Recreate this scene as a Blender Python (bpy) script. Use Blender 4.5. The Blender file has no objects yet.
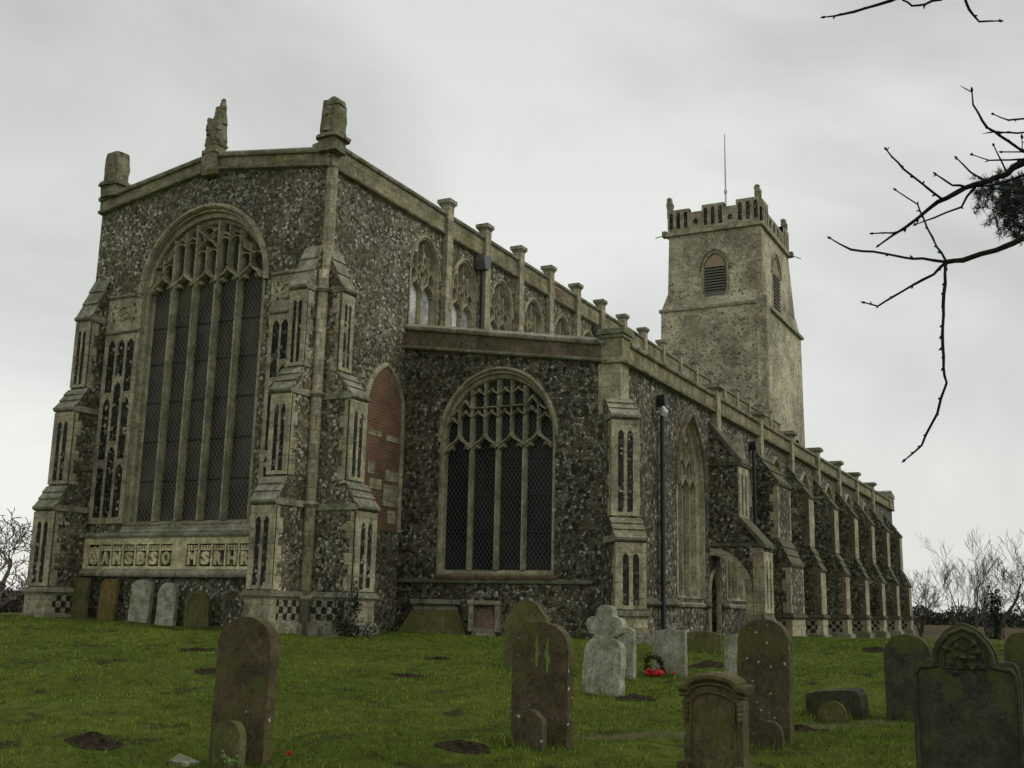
import bpy, bmesh, math, random
from mathutils import Vector, Matrix, noise
from mathutils.geometry import tessellate_polygon
random.seed(7)
R = math.radians
S = bpy.context.scene
COL = S.collection

# ------------------------------------------------------------------ camera
EYE = 1.6
pi_, ro_, ya_ = R(11.5), R(1.25), R(27.5)
Fw = Vector((math.cos(ya_)*math.cos(pi_), math.sin(ya_)*math.cos(pi_), math.sin(pi_)))
R0 = Vector((math.sin(ya_), -math.cos(ya_), 0)); U0 = R0.cross(Fw)
Rt = R0*math.cos(ro_)+U0*math.sin(ro_); Up = -R0*math.sin(ro_)+U0*math.cos(ro_)
cam_d = bpy.data.cameras.new('camera'); cam = bpy.data.objects.new('camera', cam_d); COL.objects.link(cam)
M = Matrix((( Rt.x, Up.x, -Fw.x, 0), (Rt.y, Up.y, -Fw.y, 0), (Rt.z, Up.z, -Fw.z, EYE), (0, 0, 0, 1)))
cam.matrix_world = M
cam_d.sensor_width = 36; cam_d.lens = 36*1100/1024
cam_d.clip_start = .05; cam_d.clip_end = 4000
S.camera = cam

# ------------------------------------------------------------------ world: overcast sky
W = bpy.data.worlds.new('World'); S.world = W; W.use_nodes = True
nt = W.node_tree; nt.nodes.clear()
def N(nt, t, **k):
    n = nt.nodes.new(t)
    for a, b in k.items(): setattr(n, a, b)
    return n
out = N(nt, 'ShaderNodeOutputWorld'); add = N(nt, 'ShaderNodeAddShader')
b1 = N(nt, 'ShaderNodeBackground'); b2 = N(nt, 'ShaderNodeBackground')
SUN_EL, SUN_AZ = 42, -75      # azimuth measured from +X towards +Y
sky = N(nt, 'ShaderNodeTexSky', sky_type='NISHITA'); sky.sun_disc = False
sky.sun_elevation = R(SUN_EL); sky.sun_rotation = R(90-SUN_AZ)
b1.inputs[1].default_value = 0.004
nt.links.new(sky.outputs[0], b1.inputs[0])
tc = N(nt, 'ShaderNodeTexCoord'); mp = N(nt, 'ShaderNodeMapping'); mp.inputs['Scale'].default_value = (1, 1, 2.2)
mp.inputs['Location'].default_value = (3.1, .4, .25)
nz = N(nt, 'ShaderNodeTexNoise'); nz.inputs['Scale'].default_value = 1.7; nz.inputs['Detail'].default_value = 5; nz.inputs['Roughness'].default_value = .5
nz.inputs['Distortion'].default_value = .5
cr = N(nt, 'ShaderNodeValToRGB')
e = cr.color_ramp.elements
e[0].position = .34; e[0].color = (.50, .51, .505, 1)
e[1].position = .64; e[1].color = (.76, .765, .74, 1)
sx = N(nt, 'ShaderNodeSeparateXYZ'); cz = N(nt, 'ShaderNodeValToRGB')
cz.color_ramp.elements[0].position = 0.0; cz.color_ramp.elements[0].color = (1.0, .985, .95, 1)
cz.color_ramp.elements[1].position = .5; cz.color_ramp.elements[1].color = (.80, .815, .80, 1)
m1 = cz.color_ramp.elements.new(.22); m1.color = (.97, .98, .965, 1)
mx = N(nt, 'ShaderNodeMixRGB', blend_type='MULTIPLY'); mx.inputs[0].default_value = 1
nt.links.new(tc.outputs['Generated'], mp.inputs[0]); nt.links.new(mp.outputs[0], nz.inputs[0]); nt.links.new(nz.outputs[0], cr.inputs[0])
nt.links.new(tc.outputs['Generated'], sx.inputs[0]); nt.links.new(sx.outputs[2], cz.inputs[0])
nt.links.new(cr.outputs[0], mx.inputs[1]); nt.links.new(cz.outputs[0], mx.inputs[2]); nt.links.new(mx.outputs[0], b2.inputs[0])
b2.inputs[1].default_value = .97
nt.links.new(b1.outputs[0], add.inputs[0]); nt.links.new(b2.outputs[0], add.inputs[1]); nt.links.new(add.outputs[0], out.inputs[0])

sd = bpy.data.lights.new('sun', 'SUN'); sd.energy = .8; sd.angle = R(35); sd.color = (1, .97, .9)
sun = bpy.data.objects.new('sun', sd); COL.objects.link(sun)
sdir = Vector((math.cos(R(SUN_EL))*math.cos(R(SUN_AZ)), math.cos(R(SUN_EL))*math.sin(R(SUN_AZ)), math.sin(R(SUN_EL))))
sun.rotation_euler = sdir.to_track_quat('Z', 'Y').to_euler()
sun.location = (0, 0, 60)

S.view_settings.view_transform = 'Standard'; S.view_settings.look = 'None'
S.view_settings.exposure = 0.25; S.view_settings.gamma = 1; S.view_settings.use_curve_mapping = False
S.render.engine = 'CYCLES'

# ------------------------------------------------------------------ materials
def mat(name):
    m = bpy.data.materials.new(name); m.use_nodes = True
    return m, m.node_tree, m.node_tree.nodes['Principled BSDF']
def ramp(nt, fac, stops, interp='LINEAR'):
    r = N(nt, 'ShaderNodeValToRGB'); r.color_ramp.interpolation = interp
    el = r.color_ramp.elements
    while len(el) < len(stops): el.new(.5)
    for q, (p, c) in zip(el, stops):
        q.position = p; q.color = (c[0], c[1], c[2], 1) if not isinstance(c, float) else (c, c, c, 1)
    nt.links.new(fac, r.inputs[0]); return r.outputs[0]
def mixc(nt, fac, a, b, mode='MIX'):
    m = N(nt, 'ShaderNodeMixRGB', blend_type=mode)
    for i, x in ((0, fac), (1, a), (2, b)):
        if isinstance(x, (float, int)): m.inputs[i].default_value = x if i == 0 else (x, x, x, 1)
        elif isinstance(x, tuple): m.inputs[i].default_value = (*x, 1)
        else: nt.links.new(x, m.inputs[i])
    return m.outputs[0]
def nois(nt, vec, scale, det=4, rough=.55, dist=0):
    n = N(nt, 'ShaderNodeTexNoise'); n.inputs['Scale'].default_value = scale; n.inputs['Detail'].default_value = det
    n.inputs['Roughness'].default_value = rough; n.inputs['Distortion'].default_value = dist
    nt.links.new(vec, n.inputs['Vector']); return n.outputs[0]
def mapv(nt, vec, sc=(1, 1, 1), rot=(0, 0, 0), loc=(0, 0, 0)):
    m = N(nt, 'ShaderNodeMapping'); m.inputs['Scale'].default_value = sc; m.inputs['Rotation'].default_value = rot; m.inputs['Location'].default_value = loc
    nt.links.new(vec, m.inputs[0]); return m.outputs[0]
def bump(nt, p, h, strength=.5, dist=.03):
    b = N(nt, 'ShaderNodeBump'); b.inputs['Strength'].default_value = strength; b.inputs['Distance'].default_value = dist
    nt.links.new(h, b.inputs['Height']); nt.links.new(b.outputs[0], p.inputs['Normal'])
def obj_vec(nt, rnd=False):
    t = N(nt, 'ShaderNodeTexCoord')
    if not rnd: return t.outputs['Object']
    oi = N(nt, 'ShaderNodeObjectInfo'); a = N(nt, 'ShaderNodeVectorMath', operation='ADD'); mm = N(nt, 'ShaderNodeMath', operation='MULTIPLY')
    mm.inputs[1].default_value = 37.; nt.links.new(oi.outputs['Random'], mm.inputs[0])
    nt.links.new(t.outputs['Object'], a.inputs[0]); nt.links.new(mm.outputs[0], a.inputs[1]); return a.outputs[0]

def flint(name, scale=8.5, light=1., mortar=(.105, .092, .062), moss=.5, pale=1., edge=.10, dark=False):
    m, nt, p = mat(name); v = obj_vec(nt)
    wob = N(nt, 'ShaderNodeTexNoise'); wob.inputs['Scale'].default_value = 6; wob.inputs['Detail'].default_value = 3; nt.links.new(v, wob.inputs['Vector'])
    vm = N(nt, 'ShaderNodeVectorMath', operation='MULTIPLY_ADD'); vm.inputs[1].default_value = (.11, .11, .11)
    nt.links.new(wob.outputs['Color'], vm.inputs[0]); nt.links.new(v, vm.inputs[2]); vv = vm.outputs[0]
    vo = N(nt, 'ShaderNodeTexVoronoi'); vo.inputs['Scale'].default_value = scale; nt.links.new(vv, vo.inputs['Vector'])
    ve = N(nt, 'ShaderNodeTexVoronoi', feature='DISTANCE_TO_EDGE'); ve.inputs['Scale'].default_value = scale; nt.links.new(vv, ve.inputs['Vector'])
    sep = N(nt, 'ShaderNodeSeparateColor'); nt.links.new(vo.outputs['Color'], sep.inputs[0])
    L = light
    if dark: st = [(0, (.010, .009, .007)), (.45, (.026, .024, .018)), (.7, (.055, .05, .038)), (.82, (.14, .13, .10)), (.93, (.32, .31, .25))]
    else: st = [(0, (.024*L, .023*L, .017*L)), (.14, (.052*L, .049*L, .034*L)), (.30, (.095*L, .087*L, .056*L)), (.48, (.13*L, .108*L, .064*L)), (.58, (.175*L, .17*L, .12*L)), (.74, (.27*pale, .265*pale, .195*pale)), (.88, (.50*pale, .49*pale, .39*pale))]
    c = ramp(nt, sep.outputs[0], st, 'CONSTANT')
    inner = nois(nt, v, scale*4.5, 3, .6)
    c = mixc(nt, .9, c, ramp(nt, inner, [(.36, .4), (.62, 1.6)]), 'MULTIPLY')
    em = ramp(nt, ve.outputs['Distance'], [(0, 0.), (edge, 1.)])
    big = nois(nt, v, .55, 4, .6)
    mort = mixc(nt, big, tuple(x*.6 for x in mortar), tuple(min(1, x*1.5) for x in mortar))
    c = mixc(nt, em, mort, c)
    c = mixc(nt, .7, c, ramp(nt, big, [(.36, .55), (.5, 1.), (.64, 1.45)]), 'MULTIPLY')
    mo = ramp(nt, nois(nt, v, .9, 6, .7), [(.48, 0.), (.62, 1.)])
    mf = N(nt, 'ShaderNodeMath', operation='MULTIPLY'); mf.inputs[1].default_value = moss; nt.links.new(mo, mf.inputs[0])
    c = mixc(nt, mf.outputs[0], c, (.075, .07, .022))
    nt.links.new(c, p.inputs['Base Color']); p.inputs['Roughness'].default_value = .8; p.inputs['Specular IOR Level'].default_value = .3
    hh = mixc(nt, .35, em, sep.outputs[1]); hh = mixc(nt, .25, hh, inner)
    bump(nt, p, hh, .85, .05)
    return m
def stone(name, col, lich=.5, dark=.5, sc=1., lc=(.42, .42, .36), green=.3, spots=0, joints=None):
    m, nt, p = mat(name); v = obj_vec(nt, True)
    a = nois(nt, v, 2.2*sc, 6, .62); b = nois(nt, v, 11*sc, 5, .65); c0 = nois(nt, v, 40*sc, 3, .6)
    c = mixc(nt, ramp(nt, a, [(.4, 0.), (.6, 1.)]), tuple(x*.75 for x in col), tuple(min(1, x*1.2) for x in col))
    c = mixc(nt, .65, c, ramp(nt, b, [(.34, .5), (.5, 1.), (.66, 1.4)]), 'MULTIPLY')
    c = mixc(nt, .5, c, ramp(nt, c0, [(.38, .5), (.62, 1.5)]), 'MULTIPLY')
    dk = ramp(nt, nois(nt, mapv(nt, v, (1, 1, .45)) , 3.7*sc, 6, .75), [(.53, 0.), (.64, 1.)])
    q = N(nt, 'ShaderNodeMath', operation='MULTIPLY'); q.inputs[1].default_value = dark; nt.links.new(dk, q.inputs[0])
    c = mixc(nt, q.outputs[0], c, (.050, .049, .034))
    gm = ramp(nt, nois(nt, mapv(nt, v, loc=(5, 3, 9)), 1.6*sc, 6, .7), [(.48, 0.), (.6, 1.)])
    q = N(nt, 'ShaderNodeMath', operation='MULTIPLY'); q.inputs[1].default_value = green; nt.links.new(gm, q.inputs[0])
    c = mixc(nt, q.outputs[0], c, (.10, .105, .030))
    lm = ramp(nt, nois(nt, mapv(nt, v, loc=(2, 8, 1)), 16*sc, 4, .75), [(.60, 0.), (.66, 1.)])
    q = N(nt, 'ShaderNodeMath', operation='MULTIPLY'); q.inputs[1].default_value = lich; nt.links.new(lm, q.inputs[0])
    c = mixc(nt, q.outputs[0], c, lc)
    if spots:
        vo = N(nt, 'ShaderNodeTexVoronoi'); vo.inputs['Scale'].default_value = 13; vo.inputs['Randomness'].default_value = 1
        wn = N(nt, 'ShaderNodeTexNoise'); wn.inputs['Scale'].default_value = 45; nt.links.new(v, wn.inputs['Vector'])
        wa = N(nt, 'ShaderNodeVectorMath', operation='MULTIPLY_ADD'); wa.inputs[1].default_value = (.035, .035, .035); nt.links.new(wn.outputs['Color'], wa.inputs[0]); nt.links.new(v, wa.inputs[2]); nt.links.new(wa.outputs[0], vo.inputs['Vector'])
        sp_ = N(nt, 'ShaderNodeSeparateColor'); nt.links.new(vo.outputs['Color'], sp_.inputs[0])
        mm = N(nt, 'ShaderNodeMath', operation='MULTIPLY'); mm.inputs[1].default_value = spots; nt.links.new(ramp(nt, sp_.outputs[0], [(.6, 0.), (1, .24)]), mm.inputs[0])
        lt = N(nt, 'ShaderNodeMath', operation='LESS_THAN'); nt.links.new(vo.outputs['Distance'], lt.inputs[0]); nt.links.new(mm.outputs[0], lt.inputs[1])
        c = mixc(nt, lt.outputs[0], c, (.42, .43, .36))
    if joints:
        br = N(nt, 'ShaderNodeTexBrick'); br.inputs['Scale'].default_value = 1
        br.inputs['Brick Width'].default_value = joints[0]; br.inputs['Row Height'].default_value = joints[1]; br.inputs['Mortar Size'].default_value = .012
        br.inputs['Color1'].default_value = (.8, .8, .8, 1); br.inputs['Color2'].default_value = (1.15, 1.12, 1.05, 1); br.inputs['Mortar'].default_value = (.6, .56, .5, 1)
        t = N(nt, 'ShaderNodeTexCoord'); s = N(nt, 'ShaderNodeSeparateXYZ'); cb = N(nt, 'ShaderNodeCombineXYZ'); ad = N(nt, 'ShaderNodeMath', operation='ADD')
        nt.links.new(t.outputs['Object'], s.inputs[0]); nt.links.new(s.outputs[0], ad.inputs[0]); nt.links.new(s.outputs[1], ad.inputs[1])
        nt.links.new(ad.outputs[0], cb.inputs[0]); nt.links.new(s.outputs[2], cb.inputs[1]); nt.links.new(cb.outputs[0], br.inputs[0])
        c = mixc(nt, .8, c, br.outputs[0], 'MULTIPLY')
    nt.links.new(c, p.inputs['Base Color']); p.inputs['Roughness'].default_value = .9; p.inputs['Specular IOR Level'].default_value = .15
    hh = mixc(nt, .5, b, c0); bump(nt, p, hh, .7, .03/sc)
    return m

M_FL = flint('flint', 14, 1.4, pale=.95, mortar=(.175, .158, .10), edge=.12)
M_FLA = flint('flint_aisle', 11.5, 1.1, pale=.78, moss=.3, edge=.13, mortar=(.065, .058, .038))
M_FLD = flint('flint_knapped', 13, dark=True, moss=.15, mortar=(.06, .055, .045))
M_FLT = flint('flint_tower', 6.5, 2.5, mortar=(.42, .385, .26), pale=1.1, edge=.36, moss=.12)
M_ST = stone('stone_dressed', (.37, .345, .24), green=.18, joints=(.62, .31), lich=.4)
M_STT = stone('stone_tracery', (.33, .31, .21), lich=.25, dark=.4, green=.25)
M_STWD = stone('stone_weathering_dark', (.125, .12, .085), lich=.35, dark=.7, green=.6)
M_STW = stone('stone_weathering', (.28, .27, .20), lich=.9, dark=.6, green=.55)
M_STY = stone('stone_yellow', (.60, .54, .33), lich=.12, dark=.25, sc=.8, green=.1)
M_STP = stone('stone_parapet', (.28, .26, .17), lich=.55, dark=.6, joints=(1.1, .9), green=.5)
M_STR = stone('stone_pinkish', (.22, .15, .105), lich=.35, dark=.6, green=.6)
M_STQ = stone('stone_lichened_band', (.175, .135, .095), lich=.5, dark=.7, green=.6, sc=.8)
M_GR = stone('gravestone_brown', (.095, .078, .045), sc=2.2, lich=.25, dark=.75, lc=(.25, .26, .18), green=.75, spots=.9)
M_GR2 = stone('gravestone_russet', (.092, .070, .040), sc=2.2, lich=.25, dark=.7, lc=(.3, .32, .24), green=.8, spots=1.)
M_GG = stone('gravestone_green', (.115, .11, .048), sc=2.4, lich=.25, dark=.6, green=.9, lc=(.25, .25, .15), spots=.3)
M_GP = stone('gravestone_pale', (.33, .335, .25), sc=2.6, lich=.7, dark=.5, green=.5, lc=(.5, .5, .42), spots=.6)
M_GO = stone('gravestone_ochre', (.17, .125, .045), sc=2.3, lich=.2, dark=.55, green=.75)
M_GD = stone('gravestone_dark', (.058, .056, .038), sc=2.4, lich=.25, dark=.6, green=.75, lc=(.16, .18, .10), spots=.3)
M_GC = stone('gravestone_olive_brown', (.115, .095, .048), sc=2.2, lich=.2, dark=.55, green=.6, lc=(.3, .3, .2), spots=.2)
M_MOSS = stone('yellow_moss', (.17, .21, .05), sc=6, lich=.1, dark=.3, green=.2)

def brickmat():
    m, nt, p = mat('old_brick'); t = N(nt, 'ShaderNodeTexCoord'); s = N(nt, 'ShaderNodeSeparateXYZ'); cb = N(nt, 'ShaderNodeCombineXYZ')
    nt.links.new(t.outputs['Object'], s.inputs[0]); nt.links.new(s.outputs[0], cb.inputs[0]); nt.links.new(s.outputs[2], cb.inputs[1])
    br = N(nt, 'ShaderNodeTexBrick'); br.inputs['Scale'].default_value = 1; br.inputs['Brick Width'].default_value = .23; br.inputs['Row Height'].default_value = .075
    br.inputs['Mortar Size'].default_value = .008; br.inputs['Color1'].default_value = (.20, .088, .046, 1); br.inputs['Color2'].default_value = (.12, .066, .038, 1); br.inputs['Mortar'].default_value = (.2, .16, .11, 1)
    nt.links.new(cb.outputs[0], br.inputs[0])
    a = nois(nt, t.outputs['Object'], 2.5, 5, .6)
    c = mixc(nt, .8, br.outputs[0], ramp(nt, a, [(.3, .5), (.7, 1.3)]), 'MULTIPLY')
    c = mixc(nt, ramp(nt, nois(nt, t.outputs['Object'], 5, 5, .7), [(.52, 0.), (.66, .6)]), c, (.10, .085, .05))
    nt.links.new(c, p.inputs['Base Color']); p.inputs['Roughness'].default_value = .9; bump(nt, p, br.outputs[1], -.4, .02)
    return m
M_BR = brickmat()
def glassmat(name, axis, base, line, period=(.085, .13), rough=.25, spec=.5):
    """leaded lights: diamond quarries; axis = 0 when the pane runs along x, 1 along y"""
    m, nt, p = mat(name); t = N(nt, 'ShaderNodeTexCoord'); s = N(nt, 'ShaderNodeSeparateXYZ'); nt.links.new(t.outputs['Object'], s.inputs[0])
    def M_(op, a, b=None):
        n = N(nt, 'ShaderNodeMath', operation=op)
        for i, x in enumerate((a, b)):
            if x is None: continue
            if isinstance(x, (int, float)): n.inputs[i].default_value = x
            else: nt.links.new(x, n.inputs[i])
        return n.outputs[0]
    u = M_('DIVIDE', s.outputs[axis], period[0]); w = M_('DIVIDE', s.outputs[2], period[1])
    ds = []
    for op in ('ADD', 'SUBTRACT'):
        q = M_('FRACT', M_(op, u, w)); q = M_('ABSOLUTE', M_('SUBTRACT', q, .5)); ds.append(M_('SUBTRACT', .5, q))
    d = M_('MINIMUM', ds[0], ds[1]); lm = M_('LESS_THAN', d, .085)
    cell = N(nt, 'ShaderNodeTexWhiteNoise', noise_dimensions='2D'); cb = N(nt, 'ShaderNodeCombineXYZ')
    nt.links.new(M_('FLOOR', M_('ADD', u, w)), cb.inputs[0]); nt.links.new(M_('FLOOR', M_('SUBTRACT', u, w)), cb.inputs[1]); nt.links.new(cb.outputs[0], cell.inputs['Vector'])
    big = nois(nt, t.outputs['Object'], 1.1, 3, .5)
    bc = mixc(nt, .85, base, ramp(nt, big, [(.4, .4), (.6, 1.7)]), 'MULTIPLY')
    bc = mixc(nt, .5, bc, ramp(nt, cell.outputs[0], [(0, .6), (1, 1.4)]), 'MULTIPLY')
    c = mixc(nt, lm, bc, line)
    nt.links.new(c, p.inputs['Base Color'])
    rr = N(nt, 'ShaderNodeMath', operation='MULTIPLY_ADD'); rr.inputs[1].default_value = .5; rr.inputs[2].default_value = rough; nt.links.new(lm, rr.inputs[0]); nt.links.new(rr.outputs[0], p.inputs['Roughness'])
    p.inputs['Specular IOR Level'].default_value = spec
    bump(nt, p, cell.outputs[0], .25, .01)
    return m
M_GL1 = glassmat('leaded_glass_chancel', 1, (.034, .034, .024), (.115, .112, .08), (.12, .17), rough=.4, spec=.18)
M_GL2 = glassmat('leaded_glass_aisle', 1, (.012, .013, .012), (.080, .085, .068), (.11, .16), rough=.4, spec=.12)
M_GL3 = glassmat('leaded_glass_clerestory', 0, (.50, .52, .50), (.12, .13, .12), (.10, .10), spec=.6)  # pale base colour stands in for bright sky reflected in the panes
def plain(name, col, rough=.8, metal=0, noise_=.3, sc=8):
    m, nt, p = mat(name); v = obj_vec(nt)
    c = mixc(nt, noise_, col, ramp(nt, nois(nt, v, sc, 4, .6), [(.3, .3), (.7, 1.7)]), 'MULTIPLY')
    nt.links.new(c, p.inputs['Base Color']); p.inputs['Roughness'].default_value = rough; p.inputs['Metallic'].default_value = metal
    if rough > .75: p.inputs['Specular IOR Level'].default_value = .08
    bump(nt, p, nois(nt, v, sc*3, 4, .7), .5, .02)
    return m
M_DARK = plain('dark_void', (.006, .006, .006)); M_IRON = plain('black_iron', (.018, .018, .018), .5)
M_LEAD = plain('lead', (.12, .12, .12), .6); M_LOUV = plain('louvre_wood', (.20, .19, .165), .8)
M_WOOD = plain('weathered_door', (.08, .065, .04), .85, sc=20)
M_POLE = plain('pole_paint', (.55, .56, .55), .5); M_BARK = plain('bark', (.022, .018, .014), .95, sc=30, noise_=.6)
M_BARKF = plain('bark_far_hazed', (.10, .092, .075), .95, sc=10); M_TWIGF = plain('twigs_far_hazed', (.15, .135, .115), .95)  # distance haze is mixed into both colours as a lighter tone
M_NEED = plain('pine_needles', (.018, .034, .014), .7, noise_=.6); M_IVY = plain('ivy', (.014, .024, .008), .6, noise_=.7, sc=15)
M_SOIL = plain('soil', (.030, .022, .013), 1, noise_=.8, sc=18); M_RED = plain('poppy_red', (.62, .012, .010), .6, noise_=.2)
M_WRE = plain('wreath_leaf', (.045, .034, .018), .8, noise_=.7, sc=40); M_SPRG = plain('sprig_leaf', (.14, .24, .05), .6, noise_=.4, sc=30)
M_PLAS = plain('render_patch', (.33, .26, .16), .9); M_FLD_F = plain('hedge_far', (.045, .044, .036), 1, noise_=.8, sc=.4)
M_WCR = plain('wood_cross', (.32, .22, .12), .8); M_WHITE = plain('white_fleck', (.6, .6, .55), .9)

# ------------------------------------------------------------------ mesh builder
class MB:
    def __init__(s): s.v = []; s.f = []
    def add(s, vs, fs):
        o = len(s.v); s.v += [tuple(x) for x in vs]; s.f += [tuple(i+o for i in q) for q in fs]
    def box(s, a, b):
        x0, y0, z0 = (min(a[i], b[i]) for i in range(3)); x1, y1, z1 = (max(a[i], b[i]) for i in range(3))
        s.add([(x0, y0, z0), (x1, y0, z0), (x1, y1, z0), (x0, y1, z0), (x0, y0, z1), (x1, y0, z1), (x1, y1, z1), (x0, y1, z1)],
              [(0, 3, 2, 1), (4, 5, 6, 7), (0, 1, 5, 4), (1, 2, 6, 5), (2, 3, 7, 6), (3, 0, 4, 7)])
    def fbox(s, F, u0, u1, w0, w1, n0, n1):
        P = lambda u, w, n: F.p(u, w, n)
        s.add([P(u0, w0, n0), P(u1, w0, n0), P(u1, w1, n0), P(u0, w1, n0), P(u0, w0, n1), P(u1, w0, n1), P(u1, w1, n1), P(u0, w1, n1)],
              [(0, 3, 2, 1), (4, 5, 6, 7), (0, 1, 5, 4), (1, 2, 6, 5), (2, 3, 7, 6), (3, 0, 4, 7)])
    def plate(s, F, outer, holes, n0, n1):
        """flat plate with holes, outlines in the frame's (u, w)"""
        loops = [outer]+list(holes)
        tri = tessellate_polygon([[Vector((p[0], p[1], 0)) for p in l] for l in loops])
        flat = [p for l in loops for p in l]; k = len(flat)
        vs = [F.p(u, w, n1) for u, w in flat]+[F.p(u, w, n0) for u, w in flat]; fs = []
        for t in tri:
            a, b, c = t; A, B, C_ = flat[a], flat[b], flat[c]
            ar = (B[0]-A[0])*(C_[1]-A[1])-(B[1]-A[1])*(C_[0]-A[0])
            if ar < 0: a, c = c, a
            fs.append((a, b, c)); fs.append((c+k, b+k, a+k))
        o = 0
        for li, l in enumerate(loops):
            ar = sum(l[i][0]*l[(i+1) % len(l)][1]-l[(i+1) % len(l)][0]*l[i][1] for i in range(len(l)))
            ccw = ar > 0
            if li: ccw = not ccw
            for i in range(len(l)):
                a, b = o+i, o+(i+1) % len(l)
                fs.append((b, a, a+k, b+k) if ccw else (a, b, b+k, a+k))
            o += len(l)
        s.add(vs, fs)
    def bar(s, F, path, w, n0, n1, closed=False, cham=.45):
        """moulded bar swept along a 2-D path in the frame"""
        n = len(path); sec = [(-.5, 0), (-.5, cham), (-.2, 1), (.2, 1), (.5, cham), (.5, 0)]; vs = []; k = len(sec)
        for i in range(n):
            if closed: a, b = path[i-1], path[(i+1) % n]
            else: a, b = path[max(0, i-1)], path[min(n-1, i+1)]
            d = Vector((b[0]-a[0], b[1]-a[1])); d.normalize(); nx, ny = -d.y, d.x
            sc = 1.
            if (closed or 0 < i < n-1):
                e = Vector((path[(i+1) % n][0]-path[i][0], path[(i+1) % n][1]-path[i][1])); e.normalize(); sc = 1/max(.5, abs(e.dot(d)))
            for q, h in sec: vs.append(F.p(path[i][0]+nx*q*w*sc, path[i][1]+ny*q*w*sc, n0+(n1-n0)*h))
        fs = []
        for i in range(n if closed else n-1):
            j = (i+1) % n
            for q in range(k): r = (q+1) % k; fs.append((i*k+q, j*k+q, j*k+r, i*k+r))
        if not closed: fs += [tuple(range(k)), tuple(range((n-1)*k, n*k))[::-1]]
        s.add(vs, fs)
    def loft(s, F, A, B, na, nb):
        """band between two outlines with the same number of points"""
        n = len(A); vs = [F.p(u, w, na) for u, w in A]+[F.p(u, w, nb) for u, w in B]
        s.add(vs, [(i, (i+1) % n, n+(i+1) % n, n+i) for i in range(n)])
    def sweep(s, p0, p1, prof, out, up=(0, 0, 1)):
        """straight moulding; prof = (projection, height) points"""
        p0, p1, out, up = map(Vector, (p0, p1, out, up)); k = len(prof)
        vs = [p0+out*a+up*b for a, b in prof]+[p1+out*a+up*b for a, b in prof]
        s.add(vs, [(i, (i+1) % k, k+(i+1) % k, k+i) for i in range(k)]+[tuple(range(k))[::-1], tuple(range(k, 2*k))])
    def tube(s, pts, rad, k=6):
        n = len(pts); pts = [Vector(p) for p in pts]; up = Vector((.31, .2, .93)); vs = []
        for i in range(n):
            d = (pts[min(n-1, i+1)]-pts[max(0, i-1)]).normalized(); a = d.cross(up)
            if a.length < .05: a = d.cross(Vector((1, 0, 0)))
            a.normalize(); b = d.cross(a)
            r = rad[i] if isinstance(rad, (list, tuple)) else rad
            for q in range(k): t = 2*math.pi*q/k; vs.append(pts[i]+a*math.cos(t)*r+b*math.sin(t)*r)
        fs = [(i*k+q, i*k+(q+1) % k, (i+1)*k+(q+1) % k, (i+1)*k+q) for i in range(n-1) for q in range(k)]
        fs += [tuple(range(k))[::-1], tuple(range((n-1)*k, n*k))]
        s.add(vs, fs)
    def obj(s, name, m, parent=None, label=None, cat=None, group=None, kind=None, bevel=0, smooth=False, loc=None):
        me = bpy.data.meshes.new(name); me.from_pydata(s.v if loc is None else [tuple(Vector(v)-Vector(loc)) for v in s.v], [], s.f)
        bm = bmesh.new(); bm.from_mesh(me); bmesh.ops.recalc_face_normals(bm, faces=bm.faces); bm.to_mesh(me); bm.free()
        me.materials.append(m); o = bpy.data.objects.new(name, me); COL.objects.link(o)
        if loc is not None: o.location = loc
        if parent: o.parent = parent
        if smooth:
            for p in me.polygons: p.use_smooth = True
        if bevel:
            b = o.modifiers.new('bevel', 'BEVEL'); b.width = bevel; b.segments = 2; b.limit_method = 'ANGLE'; b.angle_limit = R(40)
        tag(o, label, cat, group, kind); return o
def tag(o, label=None, cat=None, group=None, kind=None):
    for k, x in (('label', label), ('category', cat), ('group', group), ('kind', kind)):
        if x: o[k] = x
def empty(name, loc, label=None, cat=None, group=None, rz=0, rx=0, ry=0):
    o = bpy.data.objects.new(name, None); COL.objects.link(o); o.location = loc; o.rotation_euler = (rx, ry, rz); o.empty_display_size = .2
    tag(o, label, cat, group); return o
class Frame:
    def __init__(s, O, U, Nn, Wv=(0, 0, 1)): s.O, s.U, s.N, s.W = Vector(O), Vector(U), Vector(Nn), Vector(Wv)
    def p(s, u, w, n=0): return s.O+s.U*u+s.W*w+s.N*n
def sm(a, b, x):
    t = max(0, min(1, (x-a)/(b-a))); return t*t*(3-2*t)

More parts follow.
